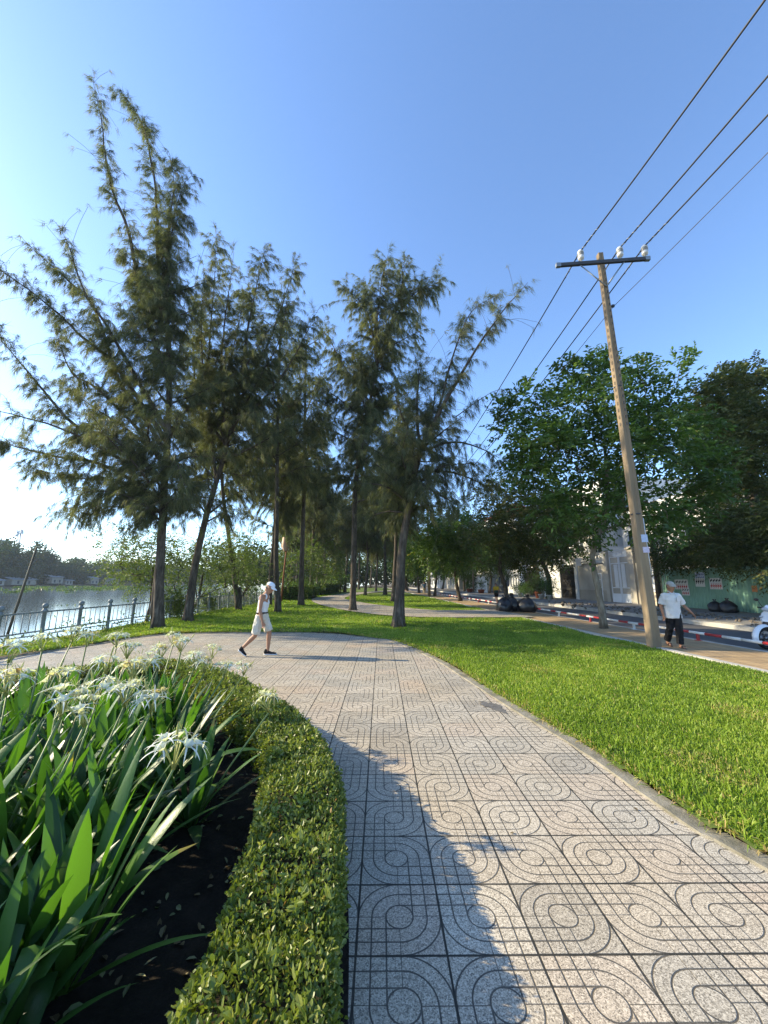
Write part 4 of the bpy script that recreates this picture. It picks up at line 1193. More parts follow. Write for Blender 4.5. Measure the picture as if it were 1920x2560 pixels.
cl = r4.fill([(900, 1165), (925, 1120), (960, 1100), (1010, 1110), (1042, 1140), (1040, 1200), (1010, 1225), (960, 1228), (915, 1215)], Y, 3, 52, 1.0, 24, .55)
r4.branches(cl, tk[-3], .09)
k4 = r4.done('street_tree', 'bushy street tree with whitewashed crooked trunk farther along the sidewalk', GS)
for w_, y_, s_, lb in ((8.4, 45, .95, 'street tree fifth along the sidewalk, over the man walking away'), (8.4, 57, 1.0, 'street tree sixth along the sidewalk'), (8.4, 71, 1.05, 'small looking street tree near the far end of the sidewalk'),
                       (17, 52, 1.1, 'tree before the white walls across the road'), (17.4, 66, 1.2, 'tree by the yellowish gate box across the road'), (17, 82, 1.25, 'tree across the road near the far bend')):
    dup(k4, (sx(w_, y_), y_, .03), random.random() * 6, s_, lb)
# tree hanging over the green fence
Y = 21.0
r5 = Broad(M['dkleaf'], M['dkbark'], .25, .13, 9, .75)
b = np.array((sx(21.6, 20.6), 20.6, .1)); tk = r5.trunk([b, b + (.1, 0, 2.5), b + (-.1, .1, 5), b + (.2, 0, 8)], .24, .12)
P5 = [(1478, 905), (1520, 838), (1590, 795), (1659, 778), (1730, 800), (1800, 900), (1800, 1250), (1700, 1300), (1640, 1250), (1595, 1215), (1560, 1180), (1545, 1090), (1500, 1010)]
cl = r5.fill(P5, Y + .4, 3.0, 125, .95, 26, .46)
r5.branches(cl, tk[int(len(tk) * .5)], .10)
r5.done('overhanging_tree', 'huge dark olive tree rising behind the green corrugated fence')
r6 = Broad(M['dkleaf'], M['dkbark'], .21, .08, 9, .8)
b = np.array((sx(19.9, 22), 22, .1)); tk = r6.trunk([b, b + (0, 0, 1.5), b + (-.1, 0, 3)], .1, .06)
cl = []
for i in range(120):
    y = random.uniform(13, 24.2); w = random.uniform(17.7, 20.6); z = (2.75 if w < 18.9 else 2.1) + random.random() * 2.2 * (1 if y < 21.5 else .5) + .25 * (w - 17.9)
    c = np.array((sx(w, y), y, z)); r6.clump(c, .75, 34, .38, (-.5, 0, -.2)); cl.append(c)
for y, w, z in ((15.2, 17.4, 1.75), (15.9, 17.3, 2.05), (16.8, 17.6, 2.1), (14.6, 17.5, 2.0)):
    c = np.array((sx(w, y), y, z)); r6.clump(c, .65, 24, .55, (-.4, -.3, -.4)); cl.append(c)
r6.branches(cl, tk[-1], .05, 30)
r6.done('overhanging_shrub', 'sprawling dark shrub drooping over the top of the green fence', None, 'shrub')

# light green trees leaning over the water beyond the fence
GB = 'small light green trees on the river bank'
def bank_tree(cx, cy, poly, Y, n, label, ll=.12, limbs=()):
    t = Broad(M['ltleaf'], M['dkbark'], ll, ll * .5, 9, .7)
    r = (cx * DS - CX) / F
    b = np.array((max(min(r * Y, -10.2), -13.5), Y, -.5)); tp = np.array(atd(cx, cy, Y))
    tk = t.trunk([b, b * .5 + tp * .5 + (.15, 0, -.1), tp], .10, .05, 7)
    cl = t.fill(poly, Y, 1.9, int(n * .72), .75, 12, .5)
    t.branches(cl, tk[len(tk) // 2], .07)
    return t.done('bank_tree', label, GB)
bank_tree(330, 1225, [(212, 1215), (215, 1165), (250, 1140), (300, 1120), (345, 1150), (395, 1170), (400, 1240), (380, 1285), (330, 1270), (290, 1262), (250, 1240)], 17.2, 46, 'light green tree spilling over the river fence beside the tallest casuarina')
bank_tree(440, 1235, [(380, 1200), (410, 1165), (470, 1150), (520, 1170), (550, 1200), (550, 1262), (500, 1270), (440, 1275), (390, 1270)], 20.5, 44, 'light green tree beyond the fence, between the two leaning casuarinas')
bank_tree(548, 1235, [(490, 1190), (520, 1150), (550, 1150), (565, 1180), (568, 1250), (545, 1280), (505, 1275)], 26, 30, 'light green tree beyond the fence behind the man in shorts', .15)
bank_tree(640, 1240, [(590, 1180), (640, 1150), (690, 1180), (700, 1250), (650, 1275), (600, 1270)], 34, 36, 'pale green tree behind the rusty lamp post on the bank', .18)
bank_tree(700, 1240, [(670, 1180), (710, 1160), (740, 1190), (740, 1250), (690, 1262)], 46, 26, 'farthest pale green tree on the river bank', .24)
# ---------------------------------------------------------------- power pole, wires, barrier
M['cpole'] = mat('pole_concrete', (.30, .225, .145), (.165, .125, .085), 2.4, .9, .2, .35, 30, stretch=(1, 1, .25), detail=7)
M['steel'] = mat('galvanised', (.30, .33, .36), (.22, .24, .26), 6, .45, .5, metal=.6)
M['dksteel'] = mat('dark_steel', (.035, .037, .042), (.055, .055, .06), 5, .5, .4)
M['porcelain'] = mat('porcelain', (.62, .63, .62), (.50, .50, .49), 5, .22, .6)
M['ringgrey'] = mat('insulator_ring', (.20, .20, .20), (.28, .28, .27), 6, .4, .5)
M['cable'] = mat('cable', (.012, .013, .018), (.02, .02, .024), 5, .55, .4)
M['red'] = mat('red_paint', (.42, .025, .03), (.30, .03, .03), 5, .5, .4, .1, 30)
M['white'] = mat('white_paint', (.72, .71, .68), (.55, .54, .50), 4, .5, .4, .1, 30)
pb = np.array(gp(1637, 1624, .0)); Yp = pb[1]
ptop = np.array(at(1499, 636, Yp))
pole = empty('utility_pole', tuple(pb), 0, 'tall weathered concrete power pole leaning slightly, at the lawn edge', 'utility pole')
mb = MB()
H = np.linalg.norm(ptop - pb); ax = (ptop - pb) / H
n_ = 15; sd_ = math.atan(.058)
ex = np.array([math.cos(sd_ - .1), math.sin(sd_ - .1), 0]); ex = nrm(ex - ax * (ex @ ax)); ey = np.cross(ax, ex)
def psec(t):
    h = .118 - .046 * t; q = h * .80; e = h * .15
    # chamfered square with a shallow channel in each of the two broad faces
    c = [(-q, -h), (-e, -h), (-e * .8, -h + .006), (e * .8, -h + .006), (e, -h), (q, -h), (h, -q), (h, q), (q, h), (-q, h), (-h, q), (-h, -q)]
    return c, h
zs = np.linspace(0, 1, 30); V = []
for t in zs:
    c, h = psec(t)
    V += [pb + ax * (t * H - (.3 if t == 0 else 0)) + ex * a + ey * b_ - pb for a, b_ in c]
k = 12; q = [(i * k + j, i * k + (j + 1) % k, (i + 1) * k + (j + 1) % k, (i + 1) * k + j) for i in range(len(zs) - 1) for j in range(k)]
mb.add(np.array(V), [np.array(q), np.array([[(len(zs) - 1) * k + j for j in range(k)]])])
shaft_mb = mb
rot3 = Matrix(np.stack([ex, ey, ax], 1).tolist())
# climbing pockets: raised lips around dark sockets on two faces of the upper half
mb = shaft_mb
for i in range(26):
    t = .52 + .47 * i / 26; c, h = psec(t); p = ax * t * H
    for fx, fy in ((.35, -1), (-1, -.3)):
        o = p + (ex * fx * h + ey * fy * h)
        out = -ey if fy == -1 else -ex; sid = ex if fy == -1 else ey
        mb.box(o + out * .001, (.034 if fy == -1 else .010, .010 if fy == -1 else .034, .07), rot3, mi=1)
        mb.box(o + out * .006 + ax * .046, (.045 if fy == -1 else .016, .016 if fy == -1 else .045, .018), rot3)
        mb.box(o + out * .006 - sid * .026, (.012 if fy == -1 else .015, .015 if fy == -1 else .012, .08), rot3)
mb.build('shaft', [M['cpole'], M['dksteel']], pole)
# steel straps
for t in (.30, .62):
    h = psec(t)[1]; mb = MB(); mb.tube([ax * t * H - ax * .02, ax * t * H + ax * .02], [h * 1.16] * 2, 12); mb.build('steel_strap', M['dksteel'], pole)
# stuck paper notices
M['notice'] = mat('paper_notice', (.55, .60, .72), (.34, .42, .62), 25, .6, .2)
M['notice2'] = mat('paper_notice_pale', (.66, .62, .70), (.42, .36, .52), 30, .6, .2)
for t, m_, dz, sz in ((.243, 'notice', 0, (.15, .012, .19)), (.217, 'notice2', .0, (.15, .012, .14))):
    h = psec(t)[1]; mb = MB(); mb.box(ax * t * H - ey * (h + .004) + ex * .06, sz, rot3); mb.build('notice', M[m_], pole)
M['strip'] = mat('plastic_strip', (.62, .63, .64), (.5, .5, .5), 5, .5)
mb = MB(); mb.tube([ax * t * H + ex * (psec(t)[1] + .02) - ey * .05 for t in (.16, .2, .25, .29)], .022, 6); mb.build('cable_guard', M['strip'], pole)
# crossarm and braces
ca, cb = np.array(at(1390, 666, Yp + .05)), np.array(at(1621, 649, Yp - .15))
mid_ = (ca + cb) / 2; al = nrm(cb - ca); off = -ey * .11
ca, cb = ca + off * .3, cb + off * .3
mb = MB(); mb.box((ca + cb) / 2 - pb, (np.linalg.norm(cb - ca), .075, .10), Matrix(np.stack([al, nrm(np.cross((0, 0, 1), al)), nrm(np.cross(al, np.cross((0, 0, 1), al)))], 1).tolist()))
arm = mb.build('crossarm', M['dksteel'], pole)
for e in (ca, cb): mb = MB(); mb.box(e - pb + np.array([0, 0, .0]) + nrm((ca + cb) / 2 - e) * .05, (.13, .09, .115), (0, 0, math.atan2(al[1], al[0]))); mb.build('end_bracket', M['steel'], arm)
mb = MB()
for f in (.26, .73):
    p0 = ca + (cb - ca) * f - pb - np.array([0, 0, .05]); p1 = ax * (H * .895) - ey * .11
    mb.tube([p0, p1], .022, 4)
mb.build('brace', M['steel'], pole)
INS = []
for f in (.275, .70, .965):
    p = ca + (cb - ca) * f + np.array([0, 0, .05]); io = MB(); rg = MB()
    q = tuple(p - pb)
    io.lathe([(.02, 0), (.02, .08), (.07, .09), (.085, .13), (.085, .19), (.07, .20)], 14, q); io.lathe([(.07, .29), (.085, .30), (.085, .34), (.06, .385), (.03, .40)], 14, q)
    rg.lathe([(.07, .20), (.088, .215), (.07, .23), (.088, .245), (.07, .26), (.088, .275), (.07, .29)], 14, q)
    a = io.build('insulator', M['porcelain'], pole); rg.build('insulator_ribs', M['ringgrey'], a)
    INS.append(p + np.array([0, 0, .36]))
mb = MB(); sp = ax * (.845 * H); mb.box(sp + ex * .17, (.07, .05, .07), rot3); mb.tube([sp + ex * .1, sp + ex * .2], .02, 5); mb.build('spool_bracket', M['dksteel'], pole)
def wire(name, A, B, sag, r, label, near=None, m='cable'):
    P = [np.array(A) + (np.array(B) - np.array(A)) * t - np.array([0, 0, 4 * sag * t * (1 - t)]) for t in np.linspace(0, 1, 40)]
    mb = MB(); mb.tube(P, r, 6); o = mb.build(name, M[m]); tag(o, label, 'cable', 'overhead power cables'); return o
dirn = np.array([SLOPE, 1, 0])
LB = ('outermost black power cable, nearest the casuarinas', 'middle black power cable on the crossarm', 'black power cable at the road end of the crossarm')
for p, l, vis in zip(INS, LB, ((1700, 62), (1700, 205), (1700, 290))):
    far = p + dirn * 33 + np.array([0, 0, -.9])
    wire('power_cable', p, far, .75, .020, l + ', running away along the street')
    near_ = p - dirn * 30 + np.array([0, 0, .3])
    # pass through the sighted point near the picture edge
    wire('power_cable', p, near_, .85, .020, l + ', running towards the viewer')
    for s_ in (-1, 1):
        mb = MB(); e = far if s_ > 0 else near_
        dq = nrm(e - p); pts = []
        for i in range(40):
            t = i / 39; a = t * 26; s0 = .05 + t * .85
            bs = p + dq * s0 - np.array([0, 0, 4 * .8 * (s0 / 31)])
            pts.append(bs + np.array([math.cos(a), 0, math.sin(a)]) * .024)
        mb.tube(pts, .007, 4); mb.build('wire_tie', M['steel'], bpy.data.objects[[o.name for o in COL.objects if o.name.startswith('power_cable')][-1 if s_ < 0 else -2]])
s_ = pb + sp + ex * .2
wire('thin_cable', s_, s_ + dirn * 33 + np.array([0, 0, -.6]), .7, .008, 'thin grey cable below the crossarm running away along the street', m='dksteel')
wire('thin_cable', s_, s_ - dirn * 30 + np.array([0, 0, .2]), .6, .008, 'thin grey cable from the pole clamp running towards the viewer', m='dksteel')
# the pole at the other end of the span, among the trees
def small_pole(x, y, h, r, label, m='cpole', cap=True):
    o = empty('utility_pole', (x, y, 0), 0, label, 'utility pole')
    mb = MB(); mb.tube([(0, 0, -.2), (.02, 0, h * .5), (.03, 0, h)], [r, r * .85, r * .7], 10); mb.build('shaft', M[m], o)
    return o
q = INS[1] + dirn * 33
o = small_pole(q[0], q[1], 10.2, .17, 'distant concrete power pole half hidden in the street tree crowns')
mb = MB(); mb.box((0, 0, 10.0), (2.7, .09, .1)); mb.build('crossarm', M['dksteel'], o)
o = small_pole(sx(18.4, 24.3), 24.3, 4.6, .16, 'short dark pole before the corner of the green fence', 'dkbark')
mb = MB()
for a in range(3): mb.tube([(.17 * math.cos(t), .02, 4.35 + .17 * math.sin(t) + .02 * a) for t in np.linspace(0, 6.28, 16)], .02, 5)
mb.build('cable_coil', M['cable'], o)
mb = MB(); mb.tube([(.12, -.1, 4.3), (.35, -.4, 3.6), (.2, -.2, 2.6), (.3, -.3, 1.8), (.16, -.1, 1.2)], .022, 5); mb.build('conduit', M['strip'], o)
o = small_pole(sx(16.6, 58), 58, 6.5, .14, 'pale grey pole across the road beside the yellowish gate box')
# red and white wheel barrier: one section copied along the kerb
GR = 'sections of the red and white barrier rail'
def rail(i, y0, lab):
    o = empty('barrier_rail', (sx(W_RAIL, y0), y0, .03), math.atan(.058), lab, 'barrier', GR)
    if i == 0:
        wb = MB()
        for k_ in range(5):
            wb.tube([(0, k_ * .5, .20), (0, k_ * .5 + .5, .20)], .036, 10, mi=k_ % 2)
        wb.build('bar', [M['white'], M['red']], o)
        lg = MB(); lg.box((0, 1.25, .085), (.055, .06, .17)); lg.box((0, 1.25, .006), (.13, .13, .012)); lg.build('leg', M['white'], o)
        rail.src = o
    return o
r0_ = rail(0, 7.2, 'red and white low barrier rail section nearest the motor scooter')
lg2 = MB(); lg2.box((0, 1.25, .085), (.055, .06, .17)); lg2.box((0, 1.25, .006), (.13, .13, .012)); lgm = None
for i in range(1, 17):
    y0 = 7.2 + i * 2.505
    if 19.2 < y0 < 20: pass
    lab = {1: 'red and white barrier rail section behind the man in the white shirt', 2: 'red and white barrier rail section seen behind the concrete pole', 3: 'red and white barrier rail section by the foot of the large street tree',
           4: 'red and white barrier rail section just past the large street tree', 5: 'red and white barrier rail section before the rubbish bags'}.get(i, 'red and white barrier rail section beyond the rubbish bags')
    o = dup(r0_, (sx(W_RAIL, y0), y0, .03), math.atan(.058), 1, lab)
    if i % 2:
        for c in o.children:
            if c.name.startswith('leg'):
                if lgm is None: c.data = c.data.copy(); c.data.materials[0] = M['red']; lgm = c.data
                else: c.data = lgm
            # swap the bands so that colours alternate across the joint
dup(r0_, (sx(W_RAIL, 4.695), 4.695, .03), math.atan(.058), 1, 'red and white barrier rail section on the near side of the motor scooter')
# ---------------------------------------------------------------- rubbish bags
M['bag'] = mat('bin_bag', (.012, .012, .014), (.02, .02, .024), 6, .28, .5, .35, 14)
def bag(x, y, z, s, label, seed):
    rs = np.random.default_rng(seed); mb = MB(); n, m = 20, 12
    prof = [(.02, 0), (.36, .0), (.47, .07), (.50, .2), (.46, .34), (.36, .46), (.22, .54), (.11, .58), (.06, .61), (.11, .66), (.13, .70), (.02, .69)]
    a = np.linspace(0, 2 * np.pi, n, endpoint=False); V = []
    ph = rs.uniform(0, 6, 6)
    for r, zz in prof:
        f = 1 + .10 * np.sin(3 * a + ph[0] + zz * 4) + .07 * np.sin(7 * a + ph[1] - zz * 9) + .06 * np.sin(11 * a + ph[2] + zz * 15)
        V.append(np.stack([r * f * np.cos(a), r * f * np.sin(a) * .9, zz * (1 + .06 * np.sin(2 * a + ph[3])) * np.ones(n)], -1))
    V = np.concatenate(V) * s * np.array((.92, .92, 1.22)); k = len(prof)
    q = [(i * n + j, i * n + (j + 1) % n, (i + 1) * n + (j + 1) % n, (i + 1) * n + j) for i in range(k - 1) for j in range(n)]
    mb.add(V, [np.array(q)], None, 0, True)
    o = mb.build('rubbish_bag', M['bag'], loc=(x, y, z), rz=float(rs.uniform(0, 6)))
    return tag(o, label, 'rubbish bag', 'black rubbish bags')
p = gp(1256, 1525); bag(6.45, 21.2, .03, 1.0, 'slumped black rubbish bag at the river end of the three on the sidewalk', 1)
bag(7.0, 21.6, .03, 1.1, 'tallest black rubbish bag, middle of the three on the sidewalk', 2); bag(7.62, 21.0, .03, 1.05, 'black rubbish bag at the road end of the three on the sidewalk', 3)
bag(sx(18.2, 19.6), 19.6, .1, .8, 'tied black rubbish bag lying against the green fence', 4); bag(sx(18.2, 20.3), 20.3, .1, .7, 'flattened dark rubbish bag beside another at the green fence', 5)

# ---------------------------------------------------------------- walls and houses across the road
M['hwhite'] = mat('white_plaster', (.68, .68, .66), (.54, .53, .50), .9, .85, .2, .15, 20, detail=7)
M['beige'] = mat('beige_plaster', (.42, .385, .32), (.30, .27, .22), .8, .88, .2, .2, 20, detail=7)
M['beige2'] = mat('beige_base', (.34, .30, .235), (.24, .21, .17), .9, .88, .2, .2, 20)
M['pale'] = mat('pale_stone', (.62, .52, .38), (.5, .42, .31), 1.5, .8, .2, .15, 18)
M['wmetal'] = mat('white_metal', (.66, .67, .68), (.56, .57, .57), 2, .45, .4)
M['dkiron'] = mat('dark_iron', (.02, .019, .018), (.035, .03, .028), 4, .5, .4)
M['brown'] = mat('brown_gate', (.10, .06, .04), (.06, .035, .025), 5, .55, .35)
M['rooft'] = mat('red_roof', (.36, .075, .05), (.26, .05, .04), 3, .7, .3, .3, 12)
M['green'] = mat('green_sheet', (.20, .36, .27), (.15, .28, .20), 1.3, .5, .4, detail=6)
M['glass'] = mat('window_glass', (.03, .04, .05), (.05, .065, .08), .6, .08, .7)
M['grille'] = M['wmetal']
def sb(mb, w0, w1, y0, y1, z0, z1, mi=0):
    v = [(sx(w, y), y, z) for z in (z0, z1) for w, y in ((w0, y0), (w1, y0), (w1, y1), (w0, y1))]
    return mb.add(v, [(0, 3, 2, 1), (4, 5, 6, 7), (0, 1, 5, 4), (1, 2, 6, 5), (2, 3, 7, 6), (3, 0, 4, 7)], None, mi)
W = W_WALL
# beige garden wall with pillars
o = empty('garden_wall', (sx(W, 31), 31, .1), 0, 'beige plastered garden wall with pillars beside the white double gate', 'wall')
def part(root, name, m):
    def fin(mb):
        mb.V = [v - np.array(root.location) for v in mb.V]
        return mb.build(name, M[m], root)
    return fin
mb = MB(); sb(mb, W, W + .2, 30.5, 34.5, .1, 3.0); sb(mb, W, W + .2, 26.4, 27.2, .1, 2.9); part(o, 'wall', 'beige')(mb)
mb = MB(); sb(mb, W - .02, W + .22, 30.5, 34.5, .1, .95); sb(mb, W - .02, W + .22, 26.4, 27.2, .1, .9); part(o, 'wall_base', 'beige2')(mb)
for y0, y1, zt, m in ((34.5, 34.9, 3.5, 'hwhite'), (30.1, 30.5, 3.8, 'beige'), (27.2, 27.8, 3.9, 'beige'), (25.3, 26.4, 3.6, 'pale')):
    mb = MB(); sb(mb, W - .12, W + .35, y0, y1, .1, zt); sb(mb, W - .2, W + .43, y0 - .06, y1 + .06, zt, zt + .12); sb(mb, W - .16, W + .39, y0 - .03, y1 + .03, zt + .12, zt + .2); part(o, 'pillar', m)(mb)
mb = MB()
for i in range(7): mb.lathe([(.05, 0), (.07, .06), (.04, .16), (.07, .30), (.05, .36)], 8, (sx(W + .1, 25.35 + i * .17), 25.35 + i * .17, 3.8))
sb(mb, W, W + .25, 25.3, 26.4, 4.16, 4.26); part(o, 'balustrade', 'hwhite')(mb)
mb = MB(); sb(mb, W - .05, W + .02, 26.5, 26.75, .9, 3.0); part(o, 'window_frame', 'wmetal')(mb)
mb = MB(); sb(mb, W - .15, W - .11, 25.4, 25.9, .95, 2.6); part(o, 'letter_board', 'wmetal')(mb)
mb = MB(); sb(mb, W - .17, W - .155, 25.5, 25.8, 1.9, 2.4); part(o, 'letter_pane', 'glass')(mb)
# white louvred double gate
def louvre_gate(y0, y1, zt, label, w=W, leaves=2, top=True):
    g = empty('metal_gate', (sx(w, y0), y0, .1), 0, label, 'gate')
    fr, gl = MB(), MB(); L = (y1 - y0) / leaves
    for i in range(leaves):
        a, b_ = y0 + i * L + .02, y0 + (i + 1) * L - .02
        for c, d in ((a, a + .08), (b_ - .08, b_)): sb(fr, w, w + .06, c, d, .12, zt)
        for z0, z1 in ((.12, .75), (1.15, 1.21), (zt - .55, zt - .49), (zt - .07, zt)): sb(fr, w + .005, w + .055, a + .08, b_ - .08, z0, z1)
        c0, c1 = a + .08 + (b_ - a - .16) * (.42 if i == 0 else .12), a + .08 + (b_ - a - .16) * (.88 if i == 0 else .58)
        lv = MB()
        for z in np.arange(1.25, zt - .6, .12): sb(lv, w + .0, w + .05, c0, c1, z, z + .065)
        sb(lv, w + .02, w + .03, c0, c1, 1.22, zt - .6); part(g, 'louvres', 'wmetal')(lv)
        sb(gl, w + .04, w + .05, a + .08, b_ - .08, .75, zt - .07)
    part(g, 'gate_frame', 'wmetal')(fr); part(g, 'backing_sheet', 'beige')(gl)
    if top:
        tp = MB()
        for y in np.arange(y0 + .05, y1, .14):
            sb(tp, w + .02, w + .05, y, y + .03, zt + .05, zt + .6); tp.box((sx(w + .035, y + .015), y + .015, zt + .66), (.05, .05, .12), None, taper=.1)
        for z in (zt + .05, zt + .22, zt + .42): sb(tp, w + .015, w + .055, y0, y1, z, z + .035)
        part(g, 'spiked_grille', 'wmetal')(tp)
    return g
louvre_gate(27.85, 30.05, 3.5, 'white metal double gate with louvres and a spiked top')
louvre_gate(31.1, 31.8, 2.3, 'narrow white louvred side door in the beige wall', W - .03, 1, False)
# dark ornamental gate farther left
g = empty('iron_gate', (sx(W, 35.5), 35.5, .1), 0, 'black ornamental iron gate beside the terracotta pot', 'gate')
mb = MB()
for y in np.arange(35.0, 37.6, .13): sb(mb, W + .05, W + .09, y, y + .05, .12, 2.9)
for z in (.15, .9, 1.0, 2.2, 2.85): sb(mb, W + .03, W + .11, 34.95, 37.6, z, z + .06)
for y in np.arange(35.2, 37.5, .5):
    for z in (.55, 1.6, 2.5): mb.tube([(sx(W + .06, y), y + .2 * math.cos(t), z + .2 * math.sin(t)) for t in np.linspace(0, 6.28, 14)], .02, 5)
part(g, 'gate_bars', 'dkiron')(mb)
mb = MB(); sb(mb, W + .14, W + .17, 34.95, 37.6, .12, 2.6); part(g, 'backing_sheet', 'dkiron')(mb)
# white walls farther on
o = empty('white_garden_wall', (sx(W, 45), 45, .1), 0, 'white garden wall with slit openings behind the potted shrubs', 'wall')
mb = MB(); sb(mb, W, W + .25, 37.7, 41.2, .1, 3.4)
for y0 in np.arange(46.2, 51.0, .8): sb(mb, W, W + .25, y0, y0 + .5, .1, 2.9)
sb(mb, W - .01, W + .26, 46.2, 51.2, .1, 1.0); sb(mb, W - .01, W + .26, 46.2, 51.2, 2.45, 3.1)
part(o, 'wall', 'hwhite')(mb)
mb = MB()
for y0 in np.arange(46.7, 51.0, .8): sb(mb, W + .15, W + .2, y0 - .0, y0 + .3, 1.0, 2.45)
part(o, 'slit_opening', 'dkiron')(mb)
for y in (41.2, 46.0): mb = MB(); sb(mb, W - .15, W + .35, y, y + .45, .1, 3.7); sb(mb, W - .22, W + .42, y - .07, y + .52, 3.7, 3.85); part(o, 'pillar', 'hwhite')(mb)
g = empty('sliding_gate', (sx(W, 43), 43, .1), 0, 'brown folding gate between white pillars across the road', 'gate')
mb = MB()
for y in np.arange(41.7, 46, .16): sb(mb, W + .04, W + .1, y, y + .12, .12, 2.7)
part(g, 'gate_bars', 'brown')(mb); mb = MB(); sb(mb, W + .11, W + .14, 41.65, 46, .12, 2.6); part(g, 'backing_sheet', 'dkiron')(mb)
o = empty('boundary_wall', (sx(W - 1, 62), 62, .1), 0, 'sunlit pale yellow boundary wall at the far side street', 'wall')
mb = MB(); sb(mb, W - 1.2, W - .9, 56, 66, .1, 2.4); sb(mb, W - .9, W + 3, 65.8, 66, .1, 2.4); part(o, 'wall', 'hwhite')(mb)
mb = MB(); sb(mb, W - 1.25, W - .85, 56, 66, 2.4, 2.55); part(o, 'coping', 'pale')(mb)
# green corrugated fence with notices
o = empty('corrugated_fence', (sx(W, 20), 20, .1), 0, 'green corrugated metal fence plastered with notices along the far pavement', 'fence')
mb = MB(); ysf = np.arange(4, 25.05, .045); ph = (np.arange(len(ysf)) % 4)
dx = np.array([0, 0, .045, .045])[ph]
A = np.array([(sx(W, y) + d, y, .12) for y, d in zip(ysf, dx)]); B = A + (0, 0, 2.25)
n = len(ysf); i = np.arange(n - 1)
mb.add(np.concatenate([A, B]), [np.stack([i, i + 1, n + i + 1, n + i], -1)]); part(o, 'sheeting', 'green')(mb)
mb = MB(); sb(mb, W + .06, W + .12, 4, 25.05, 2.2, 2.28); sb(mb, W + .06, W + .12, 4, 25.05, .3, .38); part(o, 'support_rail', 'dksteel')(mb)
M['paper'] = mat('paper', (.62, .62, .60), (.52, .52, .5), 9, .7); M['ink'] = mat('black_ink', (.02, .02, .025), (.03, .03, .03), 9, .7); M['inkred'] = mat('red_ink', (.45, .04, .04), (.38, .03, .03), 9, .7); M['inkblue'] = mat('blue_ink', (.12, .16, .30), (.16, .2, .34), 9, .7)
def poster(px, py, ww, hh, rows, label, paper='paper'):
    r = (px - CX) / F; y = W / (.984 * r + .058 + .0); z = at(px, py, y).z
    b = empty('poster', (sx(W - .012, y), y, z), math.atan(.058), label, 'poster', 'notices on the green fence')
    mb = MB(); mb.box((0, 0, 0), (.006, ww, hh)); mb.build('sheet', M[paper], b)
    for zz, hr, m, cells in rows:
        mb = MB(); cw = ww * .9 / cells
        for c in range(cells):
            y_ = -ww * .45 + cw * (c + .5)
            mb.box((-.005, y_, zz * hh), (.004, cw * .7, hr * hh * .35), None); mb.box((-.005, y_ - cw * .22, zz * hh + hr * hh * .3), (.004, cw * .25, hr * hh * .35)); mb.box((-.005, y_ + cw * .2, zz * hh - hr * hh * .3), (.004, cw * .22, hr * hh * .35))
        mb.build('print_line', M[m], b)
    return b
poster(1703, 1461, .95, .58, ((.25, .3, 'ink', 4), (-.22, .45, 'inkred', 6)), 'white notice with black words over a red number, just above the walking man')
poster(1711, 1479, .55, .44, ((.22, .3, 'ink', 3), (-.2, .4, 'inkred', 4)), 'small white notice with red print, below another by the walking man')
poster(1752, 1440, .62, .42, ((.2, .3, 'inkblue', 5), (-.2, .3, 'inkblue', 4)), 'blue printed notice, upper of two on the green fence', 'notice')
poster(1750, 1456, .62, .48, ((.1, .6, 'ink', 4),), 'white notice with bold black print below the blue one')
poster(1789, 1459, .75, .60, ((.28, .3, 'ink', 4), (-.2, .5, 'inkred', 6)), 'white notice with red number nearest the drooping leaves')
M['orange'] = mat('orange_paper', (.62, .24, .10), (.5, .2, .08), 9, .7)
poster(1884, 1472, .26, .3, ((.0, .2, 'inkred', 3),), 'tiny torn orange notice near the sunlit part of the green fence', 'orange')

